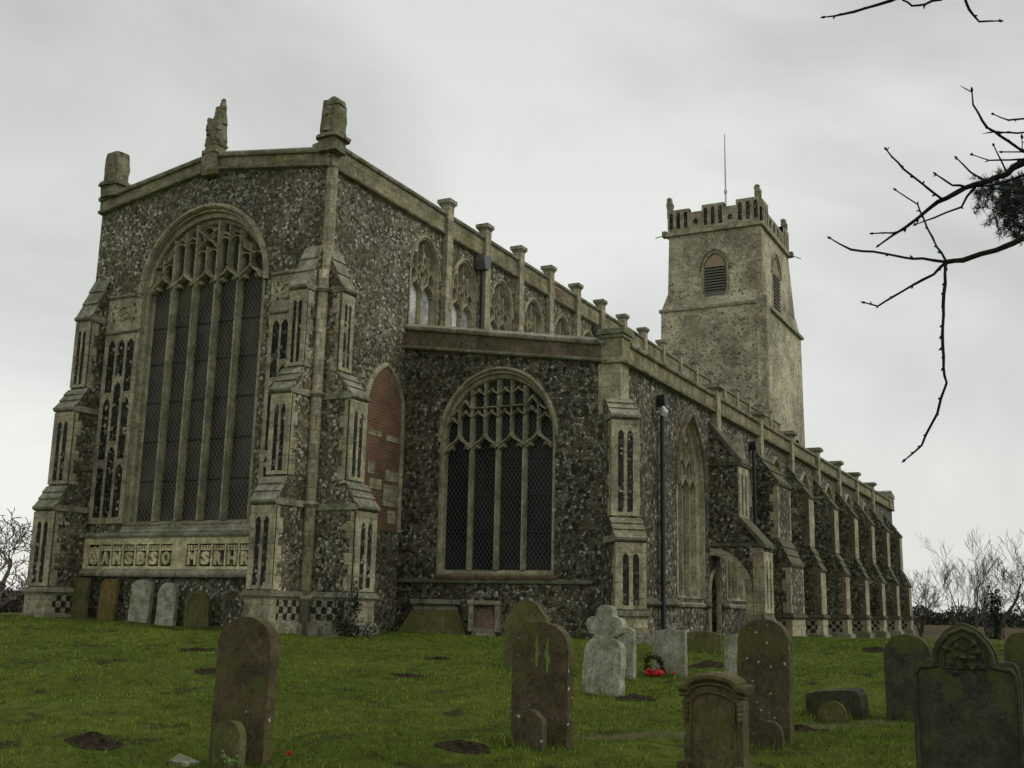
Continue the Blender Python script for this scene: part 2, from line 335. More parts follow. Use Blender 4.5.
# ------------------------------------------------------------------ ground
def gbase(X, Y):
    d = math.hypot(X, Y); z = .045*min(d, 18)
    if d > 18: z += .17*sm(18, 24, d)
    z -= .0125*max(0, min(d, 90)-27)
    z += .025*max(0, min(8, Y-14))*sm(12, 19, d)
    if d > 60: z -= 1.6*sm(60, 85, d)
    if d > 90: z += 1.1*sm(90, 220, d)
    z += max(0, min(d, 320)-150)*.022*sm(35, 55, math.degrees(math.atan2(Y, X)))
    return z
def gz(X, Y):
    d = math.hypot(X, Y)
    k = sm(3, 6, d)
    n = noise.noise(Vector((X*.55, Y*.55, 0)))*.09+noise.noise(Vector((X*1.6, Y*1.6, 5)))*.045+noise.noise(Vector((X*4.5, Y*4.5, 9)))*.022
    return gbase(X, Y)+n*k
def ground():
    import numpy as np
    rs = [.0]; r = .5
    while r < 3000: rs.append(r); r *= 1.018 if r < 90 else 1.06
    angs = []
    a = -20.
    while a < 75: angs.append(a); a += .30
    while a < 340: angs.append(a); a += 6
    vs = [(0, 0, gz(0, 0))]; na = len(angs)
    for r in rs[1:]:
        for a in angs: x, y = r*math.cos(R(a)), r*math.sin(R(a)); vs.append((x, y, gz(x, y)))
    fs = [(0, 1+j, 1+(j+1) % na) for j in range(na)]
    for i in range(len(rs)-2):
        for j in range(na): k = (j+1) % na; fs.append((1+i*na+j, 1+(i+1)*na+j, 1+(i+1)*na+k, 1+i*na+k))
    me = bpy.data.meshes.new('ground'); me.from_pydata(vs, [], fs)
    for p in me.polygons: p.use_smooth = True
    m, nt, p = mat('grass_ground'); v = obj_vec(nt)
    a = nois(nt, v, .7, 5, .6); b = nois(nt, v, 5, 5, .7); c2 = nois(nt, v, 45, 4, .7); c3 = nois(nt, mapv(nt, v, loc=(7, 1, 3)), 1.9, 5, .6)
    c = mixc(nt, ramp(nt, a, [(.3, 0.), (.7, 1.)]), (.062, .086, .011), (.098, .122, .017))
    c = mixc(nt, .7, c, ramp(nt, b, [(.3, .5), (.7, 1.5)]), 'MULTIPLY'); c = mixc(nt, .7, c, ramp(nt, c2, [(.3, .4), (.7, 1.6)]), 'MULTIPLY')
    c = mixc(nt, ramp(nt, c3, [(.56, 0.), (.64, .85)]), c, (.035, .027, .014))
    # worn strip of bare earth crossing the grass
    def path_mask(p0, p1, w):
        sx_ = N(nt, 'ShaderNodeSeparateXYZ'); nt.links.new(v, sx_.inputs[0])
        L = math.hypot(p1[0]-p0[0], p1[1]-p0[1]); nx, ny = -(p1[1]-p0[1])/L, (p1[0]-p0[0])/L
        dt = N(nt, 'ShaderNodeVectorMath', operation='DOT_PRODUCT'); dt.inputs[1].default_value = (nx, ny, 0); nt.links.new(v, dt.inputs[0])
        s1 = N(nt, 'ShaderNodeMath', operation='SUBTRACT'); s1.inputs[1].default_value = nx*p0[0]+ny*p0[1]; nt.links.new(dt.outputs['Value'], s1.inputs[0])
        wv = N(nt, 'ShaderNodeMath', operation='MULTIPLY_ADD'); wv.inputs[1].default_value = .9; nt.links.new(nois(nt, v, .8, 3), wv.inputs[0]); nt.links.new(s1.outputs[0], wv.inputs[2])
        s2 = N(nt, 'ShaderNodeMath', operation='SUBTRACT'); s2.inputs[1].default_value = .45; nt.links.new(wv.outputs[0], s2.inputs[0])
        ab = N(nt, 'ShaderNodeMath', operation='ABSOLUTE'); nt.links.new(s2.outputs[0], ab.inputs[0])
        return ramp(nt, ab.outputs[0], [(w*.4, 1.), (w, 0.)])
    pm = path_mask((8.2, 5.5), (10.5, 3.4), .30)
    sy_ = N(nt, 'ShaderNodeSeparateXYZ'); nt.links.new(v, sy_.inputs[0]); yr = N(nt, 'ShaderNodeMapRange'); yr.inputs['From Min'].default_value = 5.3; yr.inputs['From Max'].default_value = 4.3
    nt.links.new(sy_.outputs[1], yr.inputs['Value']); pm = mixc(nt, 1., pm, yr.outputs[0], 'MULTIPLY')
    c = mixc(nt, mixc(nt, 1., pm, ramp(nt, b, [(.35, .25), (.6, .9)]), 'MULTIPLY'), c, (.13, .108, .065))
    # far fields: brown plough and rough grass beyond the churchyard
    ln = N(nt, 'ShaderNodeVectorMath', operation='LENGTH'); nt.links.new(v, ln.inputs[0])
    far = ramp(nt, ln.outputs['Value'], [(0, 0.), (1, 0.)])
    mr = N(nt, 'ShaderNodeMapRange'); mr.inputs['From Min'].default_value = 58; mr.inputs['From Max'].default_value = 66; nt.links.new(ln.outputs['Value'], mr.inputs['Value'])
    fc = mixc(nt, ramp(nt, nois(nt, v, .02, 4), [(.4, 0.), (.6, 1.)]), (.085, .065, .035), (.05, .045, .022))
    fc = mixc(nt, .6, fc, ramp(nt, nois(nt, v, .5, 6, .7), [(.3, .5), (.7, 1.5)]), 'MULTIPLY')
    c = mixc(nt, mr.outputs[0], c, fc)
    nt.links.new(c, p.inputs['Base Color']); p.inputs['Roughness'].default_value = 1; p.inputs['Specular IOR Level'].default_value = .1
    bump(nt, p, mixc(nt, .5, b, c2), .8, .06)
    me.materials.append(m); o = bpy.data.objects.new('ground', me); COL.objects.link(o); o['kind'] = 'structure'
ground()

# ================================================================== CHURCH
church = empty('church', (30, 15, 0), 'large medieval flint church with pale stone dressings, long clerestory and square west tower', 'church')
CH = {'parent': church}
church.location = (0, 0, 0)
XE, YN, YS = 19.0, 21.90, 14.7          # chancel / nave
XA, YA = 22.5, 9.0                     # aisle
XW = 60.6                              # west end
FE = Frame((XE, 0, 0), (0, -1, 0), (-1, 0, 0))        # east faces: u = -Y
FC = Frame((0, YS, 0), (1, 0, 0), (0, -1, 0))         # clerestory south face: u = X
FAE = Frame((XA, 0, 0), (0, -1, 0), (-1, 0, 0))
FAS = Frame((0, YA, 0), (1, 0, 0), (0, -1, 0))

def ell(c, hw, zs, rise, n=24, pw=2.0, sill=None):
    """outline: up the left jamb, arch, down the right jamb (ccw when closed through the sill)"""
    pts = []
    for i in range(n+1):
        t = math.pi*i/n; cu = math.cos(t); a = abs(cu)**(2/pw)*(1 if cu > 0 else -1)
        pts.append((c+hw*a, zs+rise*abs(math.sin(t))**(2/pw)))
    if sill is not None: pts = [(c+hw, sill)]+pts+[(c-hw, sill)]
    return pts
def pointed(c, hw, zs, rise, n=12, sill=None):
    rr = (hw*hw+rise*rise)/(2*hw); pts = []
    am = math.acos(max(-1, min(1, (rr-hw)/rr)))
    for i in range(n+1): t = am*i/n; pts.append((c+hw-rr+rr*math.cos(t), zs+rr*math.sin(t)))
    L = [(2*c-u, w) for u, w in pts[:-1]][::-1]
    pts = pts+L
    if sill is not None: pts = [(c+hw, sill)]+pts+[(c-hw, sill)]
    return pts
def ogee(c, hw, z0, h, n=6):
    """ogee head from left springing to tip to right springing"""
    L = []
    for i in range(n+1):
        t = i/n
        if t < .55: q = t/.55; u = -hw+hw*.5*(q**2)*.9; w = h*.5*q
        else: q = (t-.55)/.45; u = -hw*.55+hw*.55*math.sin(q*math.pi/2)**1.2*1.; w = h*.5+h*.5*(q**1.5)
        L.append((u, w))
    L = [(c+u, z0+w) for u, w in L]
    return L+[(2*c-u, w) for u, w in L[:-1]][::-1]
def inside_ell(u, w, c, hw, zs, rise): return w < zs or ((u-c)/hw)**2+((w-zs)/rise)**2 < 1
def clip_top(u, c, hw, zs, rise):
    q = 1-((u-c)/hw)**2; return zs+rise*math.sqrt(max(0, q))
STRING = [(0, 0), (.05, .0), (.11, .05), (.11, .09), (0, .20)]
COPING = [(-.30, 0), (.10, 0), (.12, .04), (.12, .08), (-.10, .20), (-.30, .12)]

# ---------- chancel east wall
CE = -18.28            # window centre in u
ho = ell(CE, 1.92, 8.95, 1.96, 28, 2.0, 3.30); hi = ell(CE, 1.70, 8.95, 1.64, 28, 2.0, 3.42)
w = MB()
w.plate(FE, [(-YN, .2), (-YS-.004, .2), (-YS-.004, 11.55), (-18.2, 12.12), (-YN, 11.55)], [ho], -.75, 0)
w.obj('east_wall', M_FL, **CH)
# window group
ew = MB()
st_ = [(0, 0), (.25, .02), (.32, -.07), (.62, -.10), (.70, -.20), (1, -.25)]
def lerp_out(A, B, t): return [(a[0]+(b[0]-a[0])*t, a[1]+(b[1]-a[1])*t) for a, b in zip(A, B)]
def reveal(F, A, B, name, m, parent, steps=st_, extra=None):
    r = MB(); prev = lerp_out(A, B, 0), steps[0][1]
    for t, n in steps[1:]:
        cur = lerp_out(A, B, t), n; r.loft(F, prev[0], cur[0], prev[1], cur[1]); prev = cur
    return r.obj(name, m, parent=parent)
def glass(F, outline, n, name, m, parent):
    g = MB(); g.plate(F, outline, [], n-.02, n); return g.obj(name, m, parent=parent)
gE = glass(FE, ell(CE, 1.74, 8.95, 1.68, 28, 2, 3.38), -.24, 'east_window', M_GL1, church)
reveal(FE, ho, hi, 'window_frame', M_STT, gE)
b = MB(); b.bar(FE, ell(CE, 1.96, 8.9, 2.06, 28), .13, 0, .11); b.obj('hood_mould', M_ST, parent=gE)
lm = [-19.31, -18.62, -17.94, -17.25]; le = [-19.99]+lm+[-16.57]
mb = MB(); Fd = (-.26, -.05)
for u in lm: mb.bar(FE, [(u, 3.40), (u, clip_top(u, CE, 1.70, 8.95, 1.64))], .115, *Fd)
mb.obj('mullions', M_STT, parent=gE)
tb = MB()
for i in range(5):
    c = (le[i]+le[i+1])/2; hw = (le[i+1]-le[i])/2
    tb.bar(FE, ogee(c, hw, 9.0, .42), .085, *Fd)
    for sgn in (-1, 1): tb.bar(FE, [(c+sgn*hw*.95, 9.02), (c+sgn*hw*.5, 9.13), (c+sgn*hw*.42, 9.05)], .05, -.24, -.09)   # cusps
    top = clip_top(c, CE, 1.66, 8.95, 1.62)
    tb.bar(FE, [(c, 9.40), (c, top if i in (1, 3) else min(top, 9.98))], .07, *Fd)
    zt = {0: 9.50, 1: 9.98, 2: 9.72, 3: 9.98, 4: 9.50}[i]
    for sgn in (-1, 1):
        cc = c+sgn*hw/2
        if zt+.15 < clip_top(cc, CE, 1.66, 8.95, 1.62)+.1: tb.bar(FE, ell(cc, hw/2, zt, .17, 8), .06, -.25, -.08)
        if i in (1, 3): tb.bar(FE, [(cc-hw/2, 9.98+.14), (cc, 10.28), (cc+hw/2, 10.14)], .05, -.25, -.08)
for sgn in (-1, 1):
    tb.bar(FE, [(CE+sgn*.33, 9.9), (CE+sgn*.1, 10.12), (CE-sgn*.33, 10.42)], .06, *Fd)
    tb.bar(FE, [(CE+sgn*1.5, 9.62), (CE+sgn*1.25, 9.75), (CE+sgn*1.0, 10.2)], .055, *Fd)
    tb.bar(FE, [(CE+sgn*1.0, 9.95), (CE+sgn*1.28, 9.72), (CE+sgn*1.32, 9.92)], .05, *Fd)
circ = [(CE+.17*math.cos(t*math.pi/8), 10.30+.17*math.sin(t*math.pi/8)) for t in range(16)]
tb.bar(FE, circ, .055, -.25, -.07, closed=True)
tb.obj('tracery', M_STT, parent=gE)
sb = MB()
for z in (4.35, 5.3, 6.25, 7.2, 8.1): sb.fbox(FE, -19.98, -16.57, z, z+.03, -.238, -.215)
sb.obj('saddle_bars', M_IRON, parent=gE)
sl = MB(); sl.sweep((XE, 20.15, 3.10), (XE, 16.1, 3.10), [(-.35, 0), (.10, 0), (.12, .05), (.06, .10), (.06, .16), (-.05, .20), (-.05, .26), (-.33, .33)], (-1, 0, 0))
sl.obj('sill', M_STW, parent=gE)

# flushwork side panels of the east wall
def slot(u, hw, z0, z1): return [(u-hw, z0), (u+hw, z0), (u+hw, z1-hw*1.3), (u+hw*.55, z1-hw*.5), (u, z1), (u-hw*.55, z1-hw*.5), (u-hw, z1-hw*1.3)]
for uc, x0, x1 in ((-20.72, -21.28, -20.16), (-15.66, -16.12, -15.22)):
    hs = []; wd = (x1-x0)
    for k in (-1, 0, 1):
        u = uc+k*wd*.28
        segs = [(6.55, 7.88), (4.90, 6.42), (3.50, 4.78)] if k else [(6.95, 7.88), (5.35, 6.82), (3.50, 5.22)]
        for a, b_ in segs: hs.append(slot(u, wd*.105, a, b_))
    p = MB(); p.plate(FE, [(x0, 3.36), (x1, 3.36), (x1, 8.02), (x0, 8.02)], hs, 0, .055)
    po = p.obj('flushwork_panel', M_ST, **CH)
    q = MB(); q.fbox(FE, x0+.04, x1-.04, 3.4, 7.98, 0, .044); q.obj('knapped_flint', M_FLD, parent=po)
    p = MB(); sq = [(uc+math.cos(R(a))*.06+dx, 8.52+dz+math.sin(R(a))*.09) for a in range(0, 360, 45) for dx, dz in ((0, 0),)]
    hs = []
    for dx, dz in ((-.30, .2), (-.30, -.15), (.30, .2), (.30, -.15), (-.34, .03), (.34, .03)):
        hs.append([(uc+dx*wd+math.cos(R(a))*.035, 8.52+dz+math.sin(R(a))*.06) for a in range(0, 360, 60)])
    p.plate(FE, [(x0, 8.10), (x1, 8.10), (x1, 8.94), (x0, 8.94)], hs, 0, .05)
    ring = [(uc+.17*math.cos(R(a)), 8.53+.17*math.sin(R(a))) for a in range(0, 360, 30)]
    p.bar(FE, ring, .05, .05, .085, closed=True)
    for a in range(0, 360, 90): p.bar(FE, [(uc, 8.53), (uc+.13*math.cos(R(a+20)), 8.53+.13*math.sin(R(a+20)))], .05, .05, .08)
    po2 = p.obj('carved_panel', M_ST, **CH)
    p = MB()
    for z in (8.02, 8.94): p.sweep((XE, -x0, z), (XE, -x1, z), [(0, 0), (.09, 0), (.11, .03), (.11, .06), (0, .10)], (-1, 0, 0))
    p.obj('string_course', M_STW, **CH)

# ---------- inscription band
TXT = ['', 'A', 'N', 'S', 'B', 'S', 'O', None, 'M', 'S', 'R', 'H', 'R']
p = MB(); x0, x1 = -21.28, -15.22
p.fbox(FE, x0, x1, 2.30, 2.36, 0, .10); p.fbox(FE, x0, x1, 2.86, 3.02, 0, .10)
cells = []; u = -21.14
for i, t in enumerate(TXT):
    wd = .385 if t is not None else .40
    cells.append((u, u+wd, t)); u += wd
edges = [x0]
for a, b_, t in cells:
    if t is None: p.fbox(FE, a, b_, 2.36, 2.86, 0, .10)
p.fbox(FE, x0, cells[0][0], 2.36, 2.86, 0, .10); p.fbox(FE, cells[-1][1], x1, 2.36, 2.86, 0, .10)
for a, b_, t in cells:
    if t is not None: p.fbox(FE, a-.022, a+.022, 2.36, 2.86, 0, .098)
p.fbox(FE, cells[6][1]-.02, cells[6][1]+.02, 2.36, 2.86, 0, .097)
band = p.obj('inscription_band', M_STY, **CH)
p = MB(); p.fbox(FE, x0+.1, x1-.02, 2.32, 2.9, 0, .035); p.obj('recessed_ground', M_FLD, parent=band)
def glyph(ch, u0, z0, wd, h, n0, n1, F):
    cu = bpy.data.curves.new('glyph', 'FONT'); cu.body = ch; cu.size = 1; cu.resolution_u = 2; cu.offset = .055
    o = bpy.data.objects.new('glyph', cu); me = bpy.data.meshes.new_from_object(o)
    xs = [v.co.x for v in me.vertices]; ys = [v.co.y for v in me.vertices]; ax, bx, ay, by = min(xs), max(xs), min(ys), max(ys)
    P = [((v.co.x-ax)/(bx-ax)*wd+u0, (v.co.y-ay)/(by-ay)*h+z0) for v in me.vertices]
    k = len(P); vs = [F.p(a, b_, n1) for a, b_ in P]+[F.p(a, b_, n0) for a, b_ in P]; fs = [tuple(f.vertices) for f in me.polygons]
    cnt = {}
    for f in fs:
        for i in range(len(f)):
            e_ = (f[i], f[(i+1) % len(f)]); key = tuple(sorted(e_)); cnt.setdefault(key, []).append(e_)
    fs += [(e_[0][1], e_[0][0], e_[0][0]+k, e_[0][1]+k) for e_ in cnt.values() if len(e_) == 1]
    bpy.data.objects.remove(o); bpy.data.curves.remove(cu); bpy.data.meshes.remove(me)
    return vs, fs
for a, b_, t in cells:
    if t is None: continue
    g = MB(); c = (a+b_)/2
    if t == '':
        for k in range(4): q = R(90*k); g.bar(FE, [(c+math.cos(q)*.07+math.cos(R(z))*.055, 2.60+math.sin(q)*.09+math.sin(R(z))*.06) for z in range(0, 360, 45)], .035, .035, .09, closed=True)
        g.bar(FE, [(c+.15*math.cos(R(z)), 2.60+.2*math.sin(R(z))) for z in range(0, 360, 30)], .03, .035, .09, closed=True)
    else:
        vs, fs = glyph(t, a+.065, 2.395, .25, .30, .034, .092, FE); g.add(vs, fs)
        g.fbox(FE, a+.05, b_-.05, 2.715, 2.745, .034, .09)          # crown over the letter
        for k in range(4): x = a+.06+k*.08; g.fbox(FE, x, x+.035, 2.745, 2.83, .034, .088)
    g.obj('crowned_letter', M_STY, parent=band)
p = MB(); p.sweep((XE, 21.28, 3.02), (XE, 15.22, 3.02), [(0, 0), (.14, 0), (.16, .04), (.16, .07), (.05, .12), (0, .12)], (-1, 0, 0)); p.obj('string_course', M_STW, **CH)
p = MB(); p.sweep((XE, 21.28, 2.12), (XE, 15.22, 2.12), [(0, 0), (.17, 0), (.19, .04), (.19, .08), (.10, .18), (0, .18)], (-1, 0, 0)); p.obj('string_course', M_STW, **CH)

# ---------- gable parapet of the chancel
for s0, s1 in (((-YN-.03, 11.34), (-18.2, 11.92)), ((-18.2, 11.92), (-YS+.02, 11.42))):
    p = MB(); p.plate(FE, [s0, s1, (s1[0], s1[1]+.30), (s0[0], s0[1]+.30)], [], -.55, .07)
    o_ = p.obj('parapet', M_STP, **CH)
    for dz, prof, nm in ((-.06, [(0, 0), (.12, .02), (.14, .07), (0, .12)], 'string_course'), (.28, [(-.6, 0), (.13, 0), (.15, .04), (.15, .09), (-.05, .20), (-.6, .12)], 'coping')):
        p = MB(); a = FE.p(s0[0], s0[1]+dz); c = FE.p(s1[0], s1[1]+dz); p.sweep(a, c, prof, (-1, 0, 0)); p.obj(nm, M_STW, parent=o_)

def weathered(F0, rows, name, k=20, seed=0, amp=.045, square=.45, n_sub=3):
    """eroded carved block: rows of (z, half width u, half width v, du)"""
    g = MB(); rr = []
    for i in range(len(rows)-1):
        for s_ in range(n_sub):
            t = s_/n_sub; rr.append([rows[i][q]+(rows[i+1][q]-rows[i][q])*t for q in range(4)])
    rr.append(list(rows[-1])); vs = []
    for z, a, b_, du in rr:
        for j in range(k):
            t = 2*math.pi*(j+.5)/k; cu, su = math.cos(t), math.sin(t)
            x = a*math.copysign(abs(cu)**square, cu)+du; y = b_*math.copysign(abs(su)**square, su)
            P = F0+Vector((y, x, z)); q = noise.noise_vector(P*7+Vector((seed, 0, 0)))*amp+noise.noise_vector(P*17)*amp*.5
            vs.append(P+q)
    n = len(rr); fs = [(i*k+j, i*k+(j+1) % k, (i+1)*k+(j+1) % k, (i+1)*k+j) for i in range(n-1) for j in range(k)]+[tuple(range(k))[::-1], tuple(range((n-1)*k, n*k))]
    g.add(vs, fs); return g
def carved(P, parts, name):
    """eroded carving: one block of joined worn lumps"""
    g = MB()
    for (dx, dy, z0, z1, a, b_, sq, tp) in parts:
        w0 = weathered(Vector((P[0]+dx, P[1]+dy, P[2])), [(z0, a, b_, 0), (z0+(z1-z0)*.5, a*(1+tp)/2*1.03, b_*(1+tp)/2*1.03, 0), (z1-.02, a*tp, b_*tp, 0), (z1, a*tp*.75, b_*tp*.75, 0)], 'p', seed=z0*3+dx, amp=.034, square=sq, k=16)
        g.add(w0.v, w0.f)
    return g.obj(name, M_STC, **CH)
M_STC = stone('stone_carving', (.22, .205, .135), lich=.5, dark=.9, green=.6, sc=2)
carved((19.05, 14.70, 11.72), [(0, 0, 0, .34, .25, .25, .35, 1), (0, 0, .30, .42, .34, .32, .5, .95), (0, 0, .38, 1.18, .235, .22, .4, .94), (-.02, 0, 1.12, 1.28, .24, .2, .5, .9), (0, 0, 1.2, 1.38, .13, .13, .7, .7),
    (-.20, 0, .45, .95, .10, .09, .8, .6), (-.22, 0, .85, 1.05, .08, .08, 1, .8), (0, -.27, .30, .52, .09, .10, 1, .7), (0, .27, .30, .52, .09, .10, 1, .7), (-.18, -.16, .40, 1.1, .05, .05, 1, .8), (-.18, .16, .40, 1.1, .05, .05, 1, .8)], 'pinnacle')
carved((19.05, 21.58, 11.70), [(0, 0, 0, .34, .30, .25, .35, 1), (0, 0, .30, .42, .38, .32, .5, .95), (0, 0, .38, 1.22, .26, .24, .4, .92), (-.2, 0, .45, .9, .10, .09, .8, .7), (-.18, -.17, .40, 1.15, .05, .05, 1, .8), (-.18, .17, .40, 1.15, .05, .05, 1, .8), (0, -.28, .3, .5, .09, .1, 1, .7), (0, .28, .3, .5, .09, .1, 1, .7)], 'pinnacle')
carved((19.0, 18.2, 11.7), [(-.02, 0, 0, .62, .24, .22, .4, .95), (0, 0, .55, .66, .28, .25, .4, .95), (0, 0, .62, .80, .22, .20, .5, 1), (0, 0, .78, .86, .25, .22, .5, 1), (0, 0, .84, 1.02, .23, .20, .5, 1), (0, 0, .98, 1.50, .24, .20, .6, .85),
    (0, -.07, 1.36, 1.82, .19, .16, .7, .6), (0, -.13, 1.70, 2.02, .085, .09, 1, .9), (-.16, .10, 1.05, 1.5, .09, .09, 1, .8), (-.14, -.16, 1.15, 1.65, .07, .07, 1, .8), (0, .2, 1.1, 1.4, .07, .07, 1, .8)], 'gable_figure')

# ---------- angle buttresses of the chancel
def buttress(O, out, stages, mats=(M_FL,), wall_n=-.3, top=None, panels=True, checker=True, plinth=(1.22, 1.86), base=.2, wm=None, redp=.2, ov=.03):
    wm = wm or M_STW; narrow = (not panels) and stages[0][3]-stages[0][2] < 1
    """O = foot on the wall line, out = outward direction, stages from the bottom: (z_top_of_face, projection, left, right);
       left/right are offsets across the front. Returns the root part with its sub-parts."""
    o = Vector(out).normalized(); s = Vector((-o.y, o.x, 0)); F = Frame(O, s, o)     # u across, n outward
    G = Frame(O, o, s)                                                             # u outward, n across
    body = MB(); zb = base
    for i, (zt, pr, l, r) in enumerate(stages):
        nx = stages[i+1] if i+1 < len(stages) else None
        npj, wh = (nx[1], nx_h(i, stages)) if nx else (0.0, top[0]-zt)
        wall = wall_n
        prof = [(wall, zb), (pr, zb), (pr, zt), (npj, zt+wh)]+([(npj, zt), (wall, zt)] if nx else [(wall, zt+wh)])
        body.plate(G, prof, [], l, r); zb = zt
    root = body.obj('buttress', mats[0], **CH)
    for i, (zt, pr, l, r) in enumerate(stages):
        nx = stages[i+1] if i+1 < len(stages) else None
        npj, wh = (nx[1], nx_h(i, stages)) if nx else (0.0, top[0]-zt)
        # weathering slab: three overlapping courses
        sl = MB(); L = Vector((npj-pr, wh)); k = 3
        nn = Vector((wh, pr-npj)).normalized()
        for j in range(k):
            a = (pr+L.x*j/k+nn.x*.05, zt+L.y*j/k+nn.y*.05); b_ = (pr+L.x*(j+1)/k+nn.x*.015, zt+L.y*(j+1)/k+nn.y*.015)
            i0 = (pr+L.x*j/k, zt+L.y*j/k); i1 = (pr+L.x*(j+1)/k, zt+L.y*(j+1)/k)
            sl.plate(G, [i0, a, b_, i1], [], l-ov, r+ov)
        sl.sweep(F.p(l-ov, zt-.10, (0 if ov > .015 else max(0, pr-.3))), F.p(r+ov, zt-.10, (0 if ov > .015 else max(0, pr-.3))), [(0, 0), ((.02 if ov > .015 else .02)+(pr if ov > .015 else min(pr, .3)), 0), ((.08 if ov > .015 else .05)+(pr if ov > .015 else min(pr, .3)), .04), ((.09 if ov > .015 else .06)+(pr if ov > .015 else min(pr, .3)), .09), (.02+(pr if ov > .015 else min(pr, .3)), .14), (0, .14)], o)
        sl.obj('weathering', wm, parent=root)
        z0 = (plinth[1] if i == 0 else stages[i-1][0]+nx_h(i-1, stages)+.05); z1 = zt-.12
        if z1-z0 < .3: continue
        # dressed front with flushwork slots
        fr = MB(); f2 = MB(); hs = []; wd = r-l; c = (l+r)/2
        if panels:
            for k_ in (-1, 1):
                u = c+k_*wd*.17; hs.append(slot(u, wd*.105, z0+.08, z1-.22))
            fr.plate(F, [(l-.012, z0), (r+.012, z0), (r+.012, z1), (l-.012, z1)], hs, pr-.03, pr+.03)
            kf = MB(); kf.fbox(F, l+.05, r-.05, z0, z1, pr-.02, pr+.022); kf.obj('knapped_flint', M_FLD, parent=root)
        elif narrow:
            fr.fbox(F, l-.008, r+.008, z0, z1, pr-.10, pr+.012)
        else:
            zz = z0; a_ = 0
            while zz < z1-.1:
                hgt = min(random.uniform(.22, .36), z1-zz); q = .10 if a_ % 2 else .22
                fr.fbox(F, l-.008, l+q, zz, zz+hgt-.012, pr-.1, pr+.012); f2.fbox(F, r-q*.8, r+.008, zz, zz+hgt-.012, pr-.1, pr+.012); zz += hgt; a_ += 1
        fr.obj('dressed_front', M_ST, parent=root)
        if f2.v: f2.obj('dressed_front', M_ST, parent=root)
        # quoins on the returns
        qs = MB(); q2 = MB(); zz = z0; a_ = 0
        while zz < z1-.05:
            hgt = min(random.uniform(.24, .40), z1-zz); q = (.13 if a_ % 2 else .24)*(1 if pr > .3 else .6)
            qs.fbox(F, l-.012, l+.03, zz, zz+hgt-.012, pr-q, pr-.002); q2.fbox(F, r-.03, r+.012, zz, zz+hgt-.012, pr-q, pr-.002); zz += hgt; a_ += 1
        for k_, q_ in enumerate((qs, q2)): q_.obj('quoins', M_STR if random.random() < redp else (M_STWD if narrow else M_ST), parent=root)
    # plinth
    pz0, pz1 = plinth; zt, pr, l, r = stages[0]
    pm = MB()
    for e0, e1, za, zb_ in ((.07, .07, pz1-.07, pz1-.02), (.10, .10, pz1-.13, pz1-.07), (.05, .05, pz1-.18, pz1-.13)):
        pm.fbox(F, l-e0, r+e1, za, zb_, wall_n, pr+e0)
    pm.obj('plinth_moulding', wm, parent=root)
    pc = MB(); pc.fbox(F, l-.03, r+.03, pz0, pz1-.178, wall_n, pr+.03); pc.obj('plinth', M_ST, parent=root)
    if checker:
        for a, b_ in ((l-.036, l-.02), (r+.02, r+.036)):
            ck = MB(); ck.fbox(F, a, b_, pz0+.04, pz1-.20, .02, pr-.16); ck.obj('checker_flushwork', M_CHK, parent=root)
    pb = MB(); pb.fbox(F, l-.12, r+.12, base-.1, pz0-.05, wall_n, pr+.13); pb.fbox(F, l-.07, r+.07, pz0-.05, pz0, wall_n, pr+.08); pb.obj('base_course', M_STW, parent=root)
    return root
def nx_h(i, stages):
    return stages[i][4] if len(stages[i]) > 4 else .5
# keep stage tuples 4-long in loops above
class Stages(list): pass
_b = buttress
def mkbut(O, out, st, top, **k):
    global nx_h
    hs = [s[4] for s in st]
    nx_h = lambda i, _s: hs[i]
    return _b(O, out, [s[:4] for s in st], top=(top,), **k)

def checkmat():
    m, nt, p = mat('flushwork_checker'); t = N(nt, 'ShaderNodeTexCoord'); s = N(nt, 'ShaderNodeSeparateXYZ'); nt.links.new(t.outputs['Object'], s.inputs[0])
    ad = N(nt, 'ShaderNodeMath', operation='ADD'); nt.links.new(s.outputs[0], ad.inputs[0]); nt.links.new(s.outputs[1], ad.inputs[1]); cb = N(nt, 'ShaderNodeCombineXYZ')
    nt.links.new(ad.outputs[0], cb.inputs[0]); nt.links.new(s.outputs[2], cb.inputs[1])
    cb.inputs[2].default_value = .5
    ch = N(nt, 'ShaderNodeTexChecker'); ch.inputs['Scale'].default_value = 7.2; nt.links.new(cb.outputs[0], ch.inputs[0])
    a = nois(nt, t.outputs['Object'], 14, 4, .7); b_ = nois(nt, t.outputs['Object'], 3, 4, .7)
    c = mixc(nt, ch.outputs[1], (.018, .018, .013), (.27, .26, .18)); c = mixc(nt, .9, c, ramp(nt, a, [(.38, .3), (.62, 1.7)]), 'MULTIPLY')
    c = mixc(nt, ramp(nt, b_, [(.53, 0.), (.62, .7)]), c, (.06, .055, .035))
    nt.links.new(c, p.inputs['Base Color']); p.inputs['Roughness'].default_value = .9; bump(nt, p, a, .5, .03); return m
M_CHK = checkmat()

